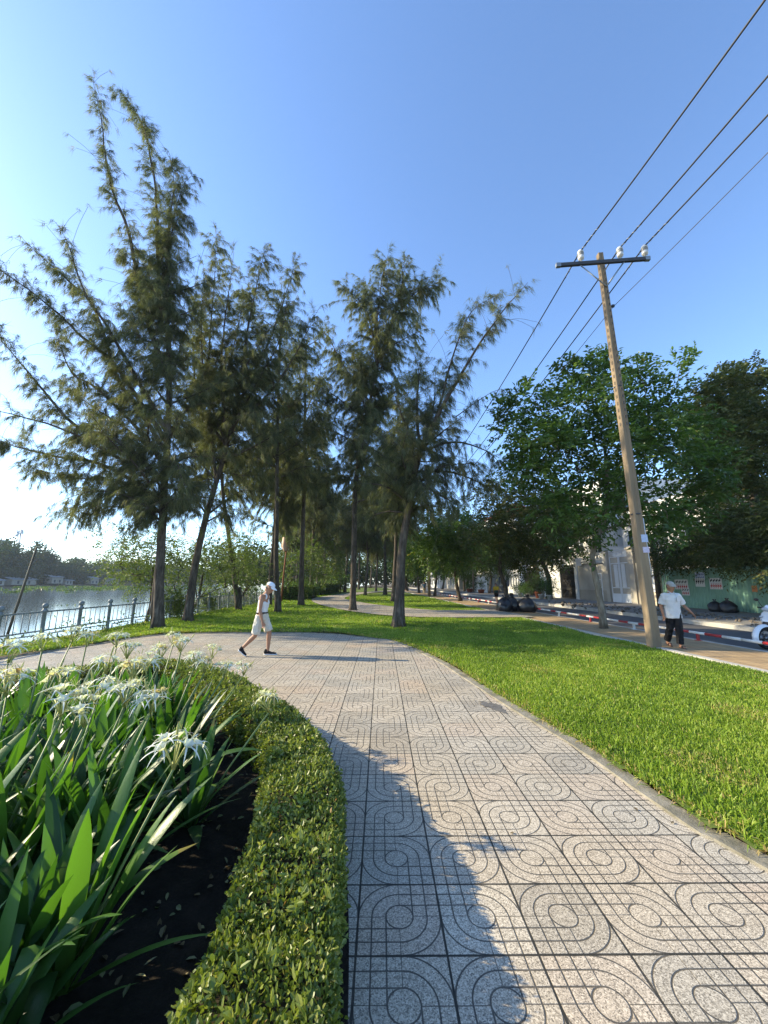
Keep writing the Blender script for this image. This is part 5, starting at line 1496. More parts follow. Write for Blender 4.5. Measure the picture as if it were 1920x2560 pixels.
def house(w0, w1, y0, y1, floors, label, wall='hwhite', roof=None, fh=3.4, balcony=True):
    o = empty('town_house', (sx(w0, (y0 + y1) / 2), (y0 + y1) / 2, .06), 0, label, 'house', 'houses across the road')
    H_ = floors * fh; mb = MB(); sb(mb, w0, w1, y0, y1, .06, H_); part(o, 'walls', wall)(mb)
    mb = MB()
    for f in range(1, floors + 1): sb(mb, w0 - .5, w1 + .1, y0 - .12, y1 + .12, f * fh - .12, f * fh + .1)
    part(o, 'floor_slab', 'hwhite')(mb)
    nw = max(2, int((y1 - y0) / 2.6))
    for f in range(floors):
        for i in range(nw):
            yc = y0 + (i + .5) * (y1 - y0) / nw; z0 = f * fh + .9
            mb = MB(); 
            for a, b_, c, d in ((-.75, -.67, z0, z0 + 1.7), (.67, .75, z0, z0 + 1.7), (-.67, .67, z0, z0 + .08), (-.67, .67, z0 + 1.62, z0 + 1.7), (-.03, .03, z0 + .08, z0 + 1.62)): sb(mb, w0 - .05, w0 + .03, yc + a, yc + b_, c, d)
            fr = part(o, 'window', 'wmetal')(mb); mb = MB(); sb(mb, w0 - .012, w0 + .02, yc - .67, yc + .67, z0 + .08, z0 + 1.62)
            mb.V = [v - np.array(o.location) for v in mb.V]; mb.build('pane', M['glass'], fr)
    for x_, yy_ in ((w0 + 1.5, y0),):
        for f in range(floors):
            for k_ in range(2):
                mb = MB(); xx = w0 + 2 + k_ * 3.4; z0 = f * fh + 1.0
                sb(mb, xx, xx + 1.4, y0 - .03, y0 + .02, z0, z0 + 1.5); part(o, 'window', 'glass')(mb)
    if balcony:
        for f in range(1, floors):
            mb = MB(); sb(mb, w0 - 1.3, w0 - .5, y0 + .3, y1 - .3, f * fh - .1, f * fh + .08)
            for y in np.arange(y0 + .4, y1 - .3, .22): mb.lathe([(.04, 0), (.06, .2), (.04, .7)], 6, (sx(w0 - 1.22, y), y, f * fh + .08))
            sb(mb, w0 - 1.3, w0 - 1.14, y0 + .3, y1 - .3, f * fh + .78, f * fh + .88); part(o, 'balcony', 'hwhite')(mb)
    if roof:
        mb = MB(); e = .7; zr = H_ + .1; wm = (w0 + w1) / 2; zz = zr + (w1 - w0) * .32
        P = [(w0 - e, y0 - e, zr), (w1 + e, y0 - e, zr), (w1 + e, y1 + e, zr), (w0 - e, y1 + e, zr), (wm, y0 + 1.5, zz), (wm, y1 - 1.5, zz)]
        mb.add([(sx(w, y), y, z) for w, y, z in P], [np.array([(0, 3, 2, 1), (1, 2, 5, 4), (3, 0, 4, 5)]), np.array([(0, 1, 4), (2, 3, 5)])]); part(o, 'roof', roof)(mb)
    else:
        mb = MB(); sb(mb, w0 - .1, w0 + .1, y0, y1, H_ + .1, H_ + 1.0); sb(mb, w0 + .1, w1, y0, y0 + .2, H_ + .1, H_ + 1.0); part(o, 'parapet', 'hwhite')(mb)
    return o
house(25, 34, 14.5, 24.5, 2, 'flat roofed white house behind the green fence', fh=3.3)
house(23.5, 33, 25.5, 34.5, 2, 'white two storey house with balconies behind the louvred gate', fh=3.5)
house(22.5, 33, 35.2, 44, 3, 'flat roofed white three storey house behind the iron gate', fh=3.4)
house(22, 34, 46, 55, 2, 'two storey grey white house behind the slit wall', wall='beige')
house(23, 34, 68, 80, 4, 'tall distant house with a red hipped roof showing above the trees', roof='rooft', fh=3.1)
house(21, 32, 84, 96, 3, 'pale distant house near the end of the street', wall='beige'); house(20, 32, 100, 116, 3, 'last white house at the far end of the street')
house(23, 35, 57, 66, 3, 'flat roofed beige house above the yellowish wall', wall='beige')
# ---------------------------------------------------------------- potted plants
M['terra'] = mat('terracotta', (.30, .09, .05), (.22, .06, .04), 6, .8); M['wpot'] = mat('white_pot', (.6, .6, .58), (.42, .42, .4), 5, .7)
def potted(w, y, pr, ph_, pm, h, r, label, ll=.09, n=30, m='leaf'):
    o = empty('potted_plant', (sx(w, y), y, .1), random.random() * 6, label, 'potted plant', 'potted plants across the road')
    mb = MB(); mb.lathe([(pr * .7, 0), (pr * .95, ph_ * .8), (pr * 1.08, ph_ * .82), (pr * 1.08, ph_), (pr * .9, ph_), (pr * .88, ph_ - .05)], 16); mb.build('pot', M[pm], o)
    st = MB(); st.tube([(0, 0, ph_ - .06), (.02, 0, h * .5), (0, 0, h * .8)], .025, 5); st.build('stem', M['dkbark'], o)
    t = Broad(M[m], M['dkbark'], ll, ll * .45, 9, .4)
    for _ in range(n):
        v = rvec(1)[0] * random.random() ** .4
        t.clump((v[0] * r, v[1] * r, ph_ + (h - ph_) * (.5 + .48 * v[2])), r * .35, 12, .42)
    t.c.build('foliage', M[m], o); return o
potted(16.9, 37.5, .33, .6, 'terra', 2.4, .85, 'tall bush in a terracotta pot beside the black gate', n=26)
potted(16.2, 33.8, .25, .4, 'wpot', 1.9, .75, 'clipped bush in a white pot nearest the road', n=34); potted(16.3, 35.6, .25, .4, 'wpot', 2.1, .8, 'taller bush in a white pot behind the nearest one', n=34, m='dkleaf')
potted(16.2, 38.2, .22, .38, 'wpot', 1.4, .7, 'round dark bush in a white pot in the middle of the row', n=30); potted(16.3, 40.4, .22, .38, 'wpot', 1.3, .7, 'round dark bush in a white pot at the far end of the row', n=30)
potted(16.2, 53, .45, .5, 'terra', 1.9, .5, 'small tree in a red planter nearer the slit wall', n=16); potted(16.2, 58.5, .5, .5, 'terra', 1.2, .4, 'red planter with a sparse shrub by the yellowish wall', n=10)
potted(17.5, 62, .3, .3, 'wpot', 3.6, 1.5, 'big arching palm like shrub by the yellowish wall', .22, 34, 'ltleaf')
# ---------------------------------------------------------------- river fence
M['fmetal'] = mat('fence_metal', (.22, .245, .245), (.14, .155, .15), 5, .55, .35, .2, 40)
FX, FY0, FS, FN = -9.3, 8.32, 1.27, 34
fence = empty('river_fence', (FX, FY0, 0), 0, 'grey green iron fence with ball topped posts along the river', 'fence')
src = None
for i in range(FN):
    if src is None:
        mb = MB(); mb.lathe([(.07, -.2), (.07, .06), (.052, .10), (.049, .78), (.072, .80), (.072, .84), (.05, .86), (.046, .90)], 12)
        post = mb.build('post', M['fmetal'], fence); mb = MB(); mb.ball((0, 0, .955), .076, 14, 9); bl = mb.build('ball_cap', M['fmetal'], post); src = (post, bl)
    else:
        post = src[0].copy(); COL.objects.link(post); post.parent = fence; bl = src[1].copy(); COL.objects.link(bl); bl.parent = post
    post.location = (0, i * FS, 0); post.rotation_euler = (0, random.gauss(0, .012), random.random())
mb = MB()
for i in range(FN - 1):
    y0, y1 = i * FS, (i + 1) * FS; ym = (y0 + y1) / 2
    mb.box((0, ym, .80), (.05, FS - .11, .04)); mb.box((0, ym, .30), (.04, FS - .11, .035))
    for k in range(5): mb.tube([(0, y0 + FS * (k + 1) / 6, .317), (0, y0 + FS * (k + 1) / 6, .78)], .011, 5)
    mb.box((0, ym, .20), (.03, FS - .45, .028)); mb.box((0, y0 + .22, .10), (.026, .026, .17)); mb.box((0, y1 - .22, .10), (.026, .026, .17))
mb.build('railing', M['fmetal'], fence)
# weeds along the foot of the fence
mb = MB(); n = 5200
yw = rng.uniform(8, 46, n); dens = .5 + .5 * np.sin(yw * 1.7) * np.sin(yw * .63 + 1)
k = rng.random(n) < .3 + .7 * dens; yw = yw[k]; n = len(yw)
xw = FX + rng.normal(.05, .32, n); zz = rng.random(n) ** 2 * .42 * (.5 + dens[k])
leaves4(mb, np.stack([xw, yw, zz], -1), nrm(rvec(n) + np.array([0, 0, .5])), rng.uniform(.06, .15, n), rng.uniform(.025, .06, n), np.clip(rng.normal(.4, .2, n), 0, 1))
tag(mb.build('undergrowth', M['ltleaf']), kind='stuff')
# bushes on the fence (creeper clumps)
for x, y, r, lb in ((-9.4, 17.4, .55, 'leafy creeper bush clinging to the fence by the second casuarina'), (-9.5, 18.6, .6, 'taller creeper bush sprawling over the fence rail'), (-9.6, 21.5, .45, 'small creeper bush at a fence post farther on')):
    t = Broad(M['ltleaf'], M['dkbark'], .10, .055, 8, .35)
    for _ in range(14):
        v = rvec(1)[0] * r * random.random() ** .4; t.clump((x + v[0] * .7, y + v[1], .55 + v[2] * .9), .22, 14, .5)
    t.tk = np.array([(x, y, 0.)]); t.w.tube([(x, y, -.1), (x, y, .5)], .02, 5); t.done('fence_creeper', lb, None, 'bush', (x, y, 0))
# clipped bushes farther along, by the lamp
def bush_block(y0, y1, x0, x1, h, n, label, ll=.12):
    o = empty('park_hedge', ((x0 + x1) / 2, y0, 0), 0, label, 'hedge'); mb = MB()
    u = rng.random((n, 3)); s = rng.integers(0, 5, n)
    X = np.where(s == 0, 0, np.where(s == 1, 1, u[:, 0])); Yv = np.where(s == 2, 0, u[:, 1]); Z = np.where(s > 2, 1, u[:, 2])
    P = np.stack([x0 + (x1 - x0) * X, y0 + (y1 - y0) * Yv, h * Z * (.9 + .1 * np.sin(Yv * 19) + .08 * np.sin(X * 9))], -1) + rng.normal(0, .10, (n, 3))
    P[:, 2] = np.maximum(P[:, 2], .02)
    leaves4(mb, P - np.array(o.location), nrm(rvec(n) + np.array([0, 0, .4])), ll * rng.uniform(.6, 1.4, n), ll * .5 * rng.uniform(.7, 1.3, n), np.clip(rng.normal(.45, .2, n), 0, 1))
    mb.build('foliage', M['leaf'], o); mb = MB(); mb.box((0, (y1 - y0) / 2, h * .44), (x1 - x0 - .25, y1 - y0 - .25, h * .86)); mb.build('twigs', M['twig'], o)
bush_block(34, 41, -9.0, -6.9, 1.35, 7000, 'dark green shrub block under the rusty lamp post')
bush_block(46, 64, -9.6, -7.2, 1.6, 9000, 'long clipped green hedge sunlit on top beyond the garden path bend', .16)
t = Broad(M['leaf'], M['dkbark'], .2, .09, 8, .6); t.tk = np.array([(-6.9, 62, 0.)]); t.w.tube([(-6.9, 62, 0), (-6.9, 62, 1.6)], .06, 6)
for _ in range(26): v = rvec(1)[0] * random.random() ** .4; t.clump((-6.9 + v[0] * 2.0, 62 + v[1] * 1.5, 1.7 + v[2] * 1.5), .6, 20, .5)
t.done('round_bush', 'large round bush at the end of the clipped green hedge', None, 'bush')
# rusty lamp post with broken lantern
M['rust'] = mat('rusty_iron', (.26, .10, .045), (.14, .06, .035), 7, .85, .2, .3, 30); M['lampglass'] = mat('lamp_shell', (.70, .52, .36), (.60, .34, .20), 3.0, .5, .3)
lx, ly = -8.0, 31.0
lp = empty('lamp_post', (lx, ly, 0), 0, 'rusty lamp post with a broken pale lantern, leaning among the casuarinas', 'lamp post')
mb = MB(); mb.tube([(-.10, 0, -.1), (.0, 0, 2), (.13, 0, 4.05)], [.075, .065, .055], 9); mb.build('pole', M['rust'], lp)
mb = MB(); a = np.linspace(.6, 4.6, 15)
prof = [(.10, 4.05), (.28, 4.35), (.27, 4.8), (.22, 5.15)]
V = np.array([(-.02 + r * math.cos(t) + .05, r * math.sin(t), z) for r, z in prof for t in a])
q = [(i * 15 + j, i * 15 + j + 1, (i + 1) * 15 + j + 1, (i + 1) * 15 + j) for i in range(3) for j in range(14) if not (i == 1 and j in (0, 1)) and not (i == 2 and j < 4)]
mb.add(V, [np.array(q)], None, 0, True); mb.build('lantern_shell', M['lampglass'], lp)
mb = MB(); mb.lathe([(.06, 3.98), (.14, 4.03), (.12, 4.08)], 10, (.1, 0, 0)); mb.build('lantern_collar', M['rust'], lp)
# ---------------------------------------------------------------- on and across the water
M['bamboo'] = mat('bamboo', (.16, .14, .10), (.11, .095, .07), 6, .7)
p0 = np.array((-19.9, 21.0, -1.9)); p1 = np.array(at(92, 1368, 20.4)); mb = MB(); mb.tube([p0, p0 * .5 + p1 * .5, p1], [.07, .06, .045], 8)
tag(mb.build('bamboo_pole', M['bamboo']), 'long bamboo pole leaning out of the river', 'pole')
M['hya'] = leafmat('water_hyacinth', [(0, (.03, .07, .015)), (.6, (.07, .14, .03)), (1, (.16, .20, .06))], .3, .45)
mb = MB()
for _ in range(300):
    y = random.uniform(14, 190) ; x = -random.uniform(11.5, 205)
    if random.random() < .75: y = random.uniform(90, 230); x = -random.uniform(90, 212)
    n = int(random.uniform(10, 60)); s = random.uniform(.3, 1.6); d = max(1, math.hypot(x, y) / 60)
    P = np.array((x, y, -1.04)) + rng.normal(size=(n, 3)) * (s, s * .8, 0)
    leaves4(mb, P, nrm(rvec(n) + np.array([0, 0, .9])), rng.uniform(.10, .22, n) * d, rng.uniform(.10, .18, n) * d, rng.random(n))
tag(mb.build('water_hyacinth', M['hya']), kind='stuff')
M['farleaf'] = leafmat('far_bank_leaves', [(0, (.018, .035, .014)), (.5, (.035, .06, .022)), (.85, (.07, .10, .032)), (1, (.12, .14, .05))], .25, .7, .2)
mb = MB()
def far_crown(x, y, h, r, n=420, r0=.45, sz=1.7):
    o = rvec(n); rad = rng.random(n) ** .33
    P = np.array((x, y, h * .55)) + o * rad[:, None] * np.array((r, r, h * .47)); P += rng.normal(0, .5, (n, 3))
    rr = np.clip(rng.normal(r0, .16, n), 0, 1)
    leaves4(mb, P, nrm(o + rvec(n) * .8), sz * rng.uniform(.6, 1.3, n), sz * .75 * rng.uniform(.6, 1.3, n), rr, 1.0)
for i in range(250):
    y = random.uniform(120, 560); t_ = 1 if y < 290 else .8
    hh = np.interp(y, [120, 215, 235, 262, 285, 300, 330, 400, 560], [19, 21, 27, 30, 24, 19, 22, 20, 20]) * random.uniform(.75, 1.02)
    far_crown(-236 - random.uniform(0, 34), y, hh, random.uniform(5, 8.5), 420, random.uniform(.3, .62))
for i in range(260):
    y = random.uniform(130, 560); far_crown(-223 - random.uniform(0, 8), y, random.uniform(5, 14), random.uniform(3, 5.5), 200, random.uniform(.25, .5), 1.3)
tag(mb.build('far_bank_woodland', M['farleaf']), kind='stuff')
M['tin'] = mat('tin_roof', (.27, .28, .29), (.17, .175, .18), .6, .6, .4)
for i, (y, w_, h_, zr, lb) in enumerate(((238, 16, 3.4, .5, 'long low shack with a pale tin roof on the far bank, behind the bamboo pole'), (222, 7, 3, .3, 'small white hut at the water line of the far bank'), (262, 9, 4.4, 1.2, 'pale shack with a tin roof midway along the far bank'),
                                 (272, 6, 3, .4, 'low white hut beside the midway shack on the far bank'), (296, 8, 4.5, .6, 'pinkish shack near the overhanging bank tree, across the river'), (318, 9, 4, .5, 'grey shack farthest along the far bank'))):
    o = empty('riverside_house', (-221.5, y, -.6), 0, lb, 'house', 'shacks on the far bank')
    mb = MB(); mb.box((0, 0, h_ / 2 + zr), (5, w_, h_)); mb.build('wall', M['beige' if i % 2 else 'beige2'], o)
    mb = MB(); mb.add([(3.4, -w_ / 2 - .6, h_ + zr - .3), (3.4, w_ / 2 + .6, h_ + zr - .3), (-3, w_ / 2 + .6, h_ + zr + 1.2), (-3, -w_ / 2 - .6, h_ + zr + 1.2), (3.4, -w_ / 2 - .6, h_ + zr - .15), (3.4, w_ / 2 + .6, h_ + zr - .15), (-3, w_ / 2 + .6, h_ + zr + 1.35), (-3, -w_ / 2 - .6, h_ + zr + 1.35)],
                     [(0, 3, 2, 1), (4, 5, 6, 7), (0, 1, 5, 4), (1, 2, 6, 5), (2, 3, 7, 6), (3, 0, 4, 7)]); mb.build('roof', M['tin'], o)
    for k in range(2): mb = MB(); mb.box((2.52, -w_ * .25 + k * w_ * .45, zr + 1.5), (.06, 1.3, 1.8)); mb.build('doorway', M['dkiron'], o)
tw = empty('telecom_tower', (-262, 275, 0), 0, 'pale telecom mast with drum antennas rising above the far bank trees', 'tower')
mb = MB()
for a in range(3): mb.tube([(2.2 * math.cos(a * 2.1), 2.2 * math.sin(a * 2.1), 0), (.7 * math.cos(a * 2.1), .7 * math.sin(a * 2.1), 39)], .25, 5)
for z in np.arange(2, 39, 2.2):
    r = 2.2 - 1.5 * z / 39
    for a in range(3): mb.tube([(r * math.cos(a * 2.1), r * math.sin(a * 2.1), z), (r * .95 * math.cos(a * 2.1 + 2.1), r * .95 * math.sin(a * 2.1 + 2.1), z + 2)], .13, 4)
mb.build('mast', M['wmetal'], tw); mb = MB()
for a in range(6): mb.box((1.6 * math.cos(a), 1.6 * math.sin(a), 37.2 - (a % 2) * 1.0), (.5, .9, 2.6), (0, 0, a))
mb.ball((-1.4, -1, 34.5), (1.0, .5, 1.0)); mb.build('antennas', M['wmetal'], tw)
o = empty('apartment_building', (-300, 285, 0), 0, 'grey multi storey building above the far bank trees at the picture edge', 'building')
mb = MB(); mb.box((0, 0, 16.5), (22, 26, 33)); mb.build('walls', M['beige'], o); mb = MB()
for f in range(9):
    for k in range(6): mb.box((11.03, -10 + k * 4, 4 + f * 3.4), (.1, 2, 1.8)); mb.box((-8 + k * 3.2, -13.03, 4 + f * 3.4), (1.8, .1, 1.8))
mb.build('windows', M['glass'], o)
# far end of the park: a belt of trees and pale buildings closes the view
mb = MB()
for i in range(95):
    y = random.uniform(112, 165); x = random.uniform(-60, 70); far_crown(x, y, random.uniform(8, 16), random.uniform(3.5, 6.5), 260, random.uniform(.35, .7), 1.2)
for i in range(60):
    y = random.uniform(150, 420); x = random.uniform(-150, -30) if i % 2 else random.uniform(20, 260); far_crown(x, y, random.uniform(10, 18), random.uniform(5, 9), 240, random.uniform(.35, .6), 1.7)
tag(mb.build('distant_treeline', M['farleaf']), kind='stuff')

# ---------------------------------------------------------------- morning haze
hz = NT('air_haze')
pv = hz.n('ShaderNodeVolumePrincipled'); pv.inputs['Color'].default_value = (.80, .90, 1.0, 1); pv.inputs['Density'].default_value = HAZE; pv.inputs['Anisotropy'].default_value = .0
hz.t.links.new(pv.outputs[0], hz.out.inputs[1])
mb = MB(); mb.box((0, 420, 20.5), (1900, 1100, 49)); o = mb.build('haze', hz.m); tag(o, kind='stuff')
# ---------------------------------------------------------------- people
M['skin'] = mat('skin_tan', (.36, .19, .115), (.30, .15, .09), 12, .55, .35)
M['hair'] = mat('dark_hair', (.02, .017, .015), (.05, .045, .04), 40, .7, .3)
M['cloth_w'] = mat('white_cotton', (.66, .66, .65), (.58, .58, .58), 7, .85, .15, .35, 16)
M['shorts'] = mat('beige_shorts', (.60, .56, .48), (.50, .46, .38), 9, .9, .12, .5, 14)
M['black'] = mat('black_cloth', (.009, .009, .011), (.016, .016, .018), 12, .85, .2, .4, 18)
M['capw'] = mat('white_cap', (.74, .76, .80), (.66, .68, .74), 6, .8, .15); M['capg'] = mat('grey_cap', (.40, .37, .33), (.32, .30, .27), 8, .85, .15)
M['emb'] = mat('cap_emblem', (.10, .13, .22), (.2, .22, .3), 60, .7)
M['sole'] = mat('white_sole', (.72, .72, .72), (.6, .6, .6), 8, .6); M['sandal'] = mat('brown_sandal', (.12, .07, .045), (.09, .05, .03), 8, .7)
M['yellow'] = mat('yellow_shirt', (.52, .36, .03), (.46, .30, .03), 8, .85); M['dkgreen'] = mat('dark_green_cloth', (.03, .06, .045), (.025, .05, .04), 8, .85)
M['teal'] = mat('teal_shirt', (.05, .10, .14), (.04, .08, .11), 8, .85); M['khaki'] = mat('khaki_cloth', (.34, .28, .17), (.30, .24, .15), 8, .85)
M['eye'] = mat('eye_dark', (.03, .02, .018), (.02, .015, .012), 8, .3)
M['lip'] = mat('lips', (.25, .10, .08), (.2, .08, .07), 8, .5)

def fuse(mb, name, m, parent, vox=.010, it=4):
    """weld overlapping volumes into one continuous surface"""
    o = mb.build(name, M[m], parent)
    r = o.modifiers.new('r', 'REMESH'); r.mode = 'VOXEL'; r.voxel_size = vox; r.use_smooth_shade = True
    s = o.modifiers.new('s', 'SMOOTH'); s.factor = .5; s.iterations = it
    if name in ('singlet', 'shorts', 'shirt', 'trousers'):          # creases in the cloth
        if 'folds' not in bpy.data.textures:
            tx = bpy.data.textures.new('folds', 'CLOUDS'); tx.noise_scale = .085; tx.noise_depth = 2
        d = o.modifiers.new('d', 'DISPLACE'); d.texture = bpy.data.textures['folds']; d.strength = .030; d.mid_level = .5
    dg = bpy.context.evaluated_depsgraph_get(); dg.update()
    me = bpy.data.meshes.new_from_object(o.evaluated_get(dg))
    o.modifiers.clear(); o.data = me
    if not me.materials: me.materials.append(M[m])
    return o
def J3(p): return np.array((p[1], p[0], p[2]), float)        # (forward, right, up) -> local x, y, z
XA = (1, 0, 0)
def hand(mb, w, d, side, curl=.5, L=.17):
    """palm, four unequal bent fingers and a thumb; d: hand direction, side: towards the thumb"""
    d = nrm(np.array(d, float)); s = nrm(np.array(side) - d * np.dot(side, d)); n = np.cross(d, s)
    mb.tube([w, w + d * .045, w + d * .085], [(.020, .026), (.017, .037), (.013, .036)], 8, up=n)
    for k, (o, l) in enumerate(((.029, .070), (.010, .078), (-.010, .073), (-.028, .058))):
        p = w + d * .078 + s * o; q = nrm(d + n * curl * .5); t = nrm(d * (1 - curl * .4) + n * curl * 1.1)
        mb.tube([p, p + q * l * .45, p + q * l * .45 + t * l * .35, p + q * l * .45 + nrm(t + n * curl * .5) * l * .58], [.0092, .0088, .0082, .0065], 6)
    p = w + d * .03 + s * .026
    mb.tube([p, p + nrm(d * .7 + s * .7) * .03, p + nrm(d * .9 + s * .45 + n * .2) * .062], [.012, .010, .008], 6)
def head(mb, c, tilt, turn=0.0):
    """skull, jaw, nose, brow, ears; returns a local->model matrix"""
    m = np.array((Matrix.Rotation(-turn, 3, 'Z') @ Matrix.Rotation(-tilt, 3, 'X')))
    def P(x, y, z): return c + m @ np.array((x, y, z))
    rot = Matrix(m.tolist())
    def el(p, r):
        b = MB(); b.ball((0, 0, 0), r, 16, 11); v = b.V[0] @ m.T + P(*p)
        mb.add(v, b_faces(b), .5)
    el((0, -.008, .03), (.074, .093, .088)); el((0, .012, -.03), (.062, .076, .085)); el((0, .042, -.085), (.042, .042, .036)); el((0, -.03, -.06), (.055, .06, .07))
    el((0, .076, .012), (.05, .018, .014)); mb.tube([P(0, .083, .006), P(0, .104, -.022), P(0, .100, -.036)], [.008, .013, .012], 7)
    el((.012, .094, -.036), (.009, .009, .008)); el((-.012, .094, -.036), (.009, .009, .008))
    for s in (-1, 1):
        el((s * .074, -.005, -.012), (.011, .022, .032)); el((s * .04, .058, -.022), (.024, .022, .020))
    el((0, .083, -.062), (.024, .014, .007)); el((0, .081, -.073), (.020, .013, .007))
    return P, m
def b_faces(b):
    # regroup the loops of a one-piece builder
    out = []; 
    for l, s in zip(b.L, b.S): out.append(l.reshape(-1, s[0]))
    return out
def shoe(parent, heel, toe, up, mu='black', ms='sole', w=.046):
    h, t = J3(heel), J3(toe); d = nrm(t - h); L = np.linalg.norm(t - h); u = nrm(J3(up) - d * (J3(up) @ d)); s = np.cross(d, u)
    def pts(z, prof): return [h + d * L * a + u * z for a, _ in prof]
    mb = MB(); pr = [(-.02, .028), (.08, .040), (.3, .038), (.6, .048), (.82, .046), (.96, .034), (1.02, .015)]
    mb.tube([h + d * L * a + u * .014 for a, _ in pr], [(r, .014) for _, r in pr], 10, up=s); a_ = mb.build('shoe_sole', M[ms], parent)
    mb = MB(); pu = [(-.01, .028, .045), (.1, .038, .052), (.3, .036, .046), (.55, .043, .03), (.8, .041, .022), (.98, .026, .016)]
    mb.tube([h + d * L * a + u * (.022 + hh * .62) for a, _, hh in pu], [(r, hh) for _, r, hh in pu], 12, up=s)
    mb.tube([h + d * L * .16 + u * .06, h + d * L * .15 + u * .125], [.040, .037], 12)
    return fuse(mb, 'shoe', mu, parent, .008, 3)
def capmesh(parent, P, m, mat_, emblem=True, r=(.082, .100, .085), zc=.045):
    mb = MB(); n = 20; a = np.linspace(0, 2 * np.pi, n, endpoint=False); V = []
    for t in np.linspace(0, 1.5, 8): V += [P(r[0] * 1.03 * math.cos(t) * math.cos(x), -.004 + r[1] * 1.03 * math.cos(t) * math.sin(x), zc + r[2] * math.sin(t)) for x in a]
    q = [(i * n + j, i * n + (j + 1) % n, (i + 1) * n + (j + 1) % n, (i + 1) * n + j) for i in range(7) for j in range(n)]
    mb.add(np.array(V), [np.array(q), np.array([[7 * n + j for j in range(n)]])], None, 0, True)
    cp = mb.build('cap', M[mat_], parent)
    mb = MB(); V = []
    xs = np.linspace(-1, 1, 11)
    for z in (0, -.006):
        for k, e in enumerate((0, .5, 1)):
            V += [P(r[0] * .95 * x * (1 - .12 * e), r[1] * math.sqrt(max(0, 1 - (x * .95) ** 2)) * 1.0 + .075 * e * math.sqrt(max(0, 1 - x * x * .75)), zc + .004 - .035 * e + z - .014 * x * x) for x in xs]
    q = [(b + k * 11 + j, b + k * 11 + j + 1, b + (k + 1) * 11 + j + 1, b + (k + 1) * 11 + j) for b in (0, 33) for k in (0, 1) for j in range(10)]
    q += [(22 + j, 22 + j + 1, 55 + j + 1, 55 + j) for j in range(10)]
    mb.add(np.array(V), [np.array(q)], None, 0, True); mb.build('visor', M[mat_], cp)
    if emblem:
        mb = MB(); c = P(0, r[1] * .97, zc + .035)
        for s in (-.018, 0, .018): mb.box(P(s, r[1] * .985, zc + .034 + abs(s) * .4), (.010, .012, .026 - abs(s) * .5), Matrix(m.tolist()))
        mb.build('cap_emblem', M['emb'], cp)
    return cp
def face_marks(parent, P, m):
    for s in (-1, 1):
        mb = MB(); mb.ball(P(s * .031, .0775, -.006), (.012, .008, .006), 8, 6); mb.build('eye', M['eye'], parent)
        mb = MB(); mb.tube([P(s * .014, .092, .014), P(s * .03, .090, .018), P(s * .048, .078, .013)], .0035, 5); mb.build('eyebrow', M['hair'], parent)
    mb = MB(); mb.tube([P(-.022, .090, -.067), P(0, .097, -.0665), P(.022, .090, -.067)], .0038, 5); mb.build('lips', M['lip'], parent)

def body(root, j, tilt, turn, hands, girth=1.0, legs_bare=True):
    g = girth; mb = MB()
    pe, ch, nb, hc = (J3(j[k]) for k in ('pelvis', 'chest', 'neck', 'head'))
    w = pe + (ch - pe) * .42
    mb.tube([pe - (0, 0, .05), pe + (0, 0, .03), w, ch - (0, 0, .02), ch + (nb - ch) * .55, nb], [(.135 * g, .10 * g), (.155 * g, .11 * g), (.128 * g, .095 * g), (.158 * g, .112 * g), (.14 * g, .085 * g), (.058, .058)], 16, up=XA)
    mb.tube([nb - (0, 0, .02), nb * .5 + hc * .5 - (0, 0, .01), hc - (0, 0, .04)], [.060, .054, .052], 10)
    P, m = head(mb, hc, tilt, turn)
    for s in ('R', 'L'):
        sh, el, wr = (J3(j[s + k]) for k in ('sh', 'el', 'wr'))
        mb.tube([ch + (nb - ch) * .35 + (sh - ch) * .35, sh, sh + (el - sh) * .3, sh + (el - sh) * .75, el, el + (wr - el) * .25, el + (wr - el) * .7, wr], [.055, .054, .047, .040, .037, .040, .030, .025], 10)
        hd = hands[s]; hand(mb, wr, J3(hd[0]), J3(hd[1]), hd[2])
        hp, kn, an = (J3(j[s + k]) for k in ('hip', 'kn', 'an'))
        mb.tube([hp + (0, 0, .04), hp - (0, 0, .04), hp + (kn - hp) * .5, hp + (kn - hp) * .88, kn, kn + (an - kn) * .28, kn + (an - kn) * .65, an], [.085, .085, .073, .056, .053, .054, .042, .034], 10)
        he, to = J3(j[s + 'he']), J3(j[s + 'to'])
        mb.tube([an, he * .8 + to * .2 + (0, 0, .035), he * .45 + to * .55 + (0, 0, .03), to * .9 + he * .1 + (0, 0, .018)], [.034, .036, .034, .022], 8)
    o = fuse(mb, 'body', 'skin', root, .0095, 3)
    return o, P, m
def person(loc, rz, label, cat='person'):
    return empty('person', loc, rz, label, cat)

# --- man in white singlet and beige shorts striding across the paving
g1 = gp(652, 1639, .0)
g1 = np.array((g1.x - .03, g1.y, .0))
p1 = person(tuple(g1), R(-90), 'man in white cap, white singlet and beige shorts striding across the paving')
j = dict(pelvis=(0, 0, .87), chest=(.035, 0, 1.17), neck=(.085, 0, 1.355), head=(.155, 0, 1.475), Rsh=(.035, .165, 1.285), Rel=(.015, .195, .985), Rwr=(.09, .20, .735), Lsh=(.05, -.165, 1.285), Lel=(.03, -.20, 1.0), Lwr=(.07, -.19, .76),
         Rhip=(-.01, .085, .84), Rkn=(-.095, .10, .435), Ran=(-.345, .10, .185), Rhe=(-.425, .10, .135), Rto=(-.285, .10, .006), Lhip=(.02, -.085, .84), Lkn=(.165, -.09, .485), Lan=(.155, -.09, .105), Lhe=(.085, -.09, .0), Lto=(.335, -.085, .0))
bo, P, m = body(p1, j, R(26), 0, {'R': ((.25, .0, -1), (1, .1, .3), .7), 'L': ((.25, 0, -1), (1, -.1, .3), .7)})
face_marks(bo, P, m)
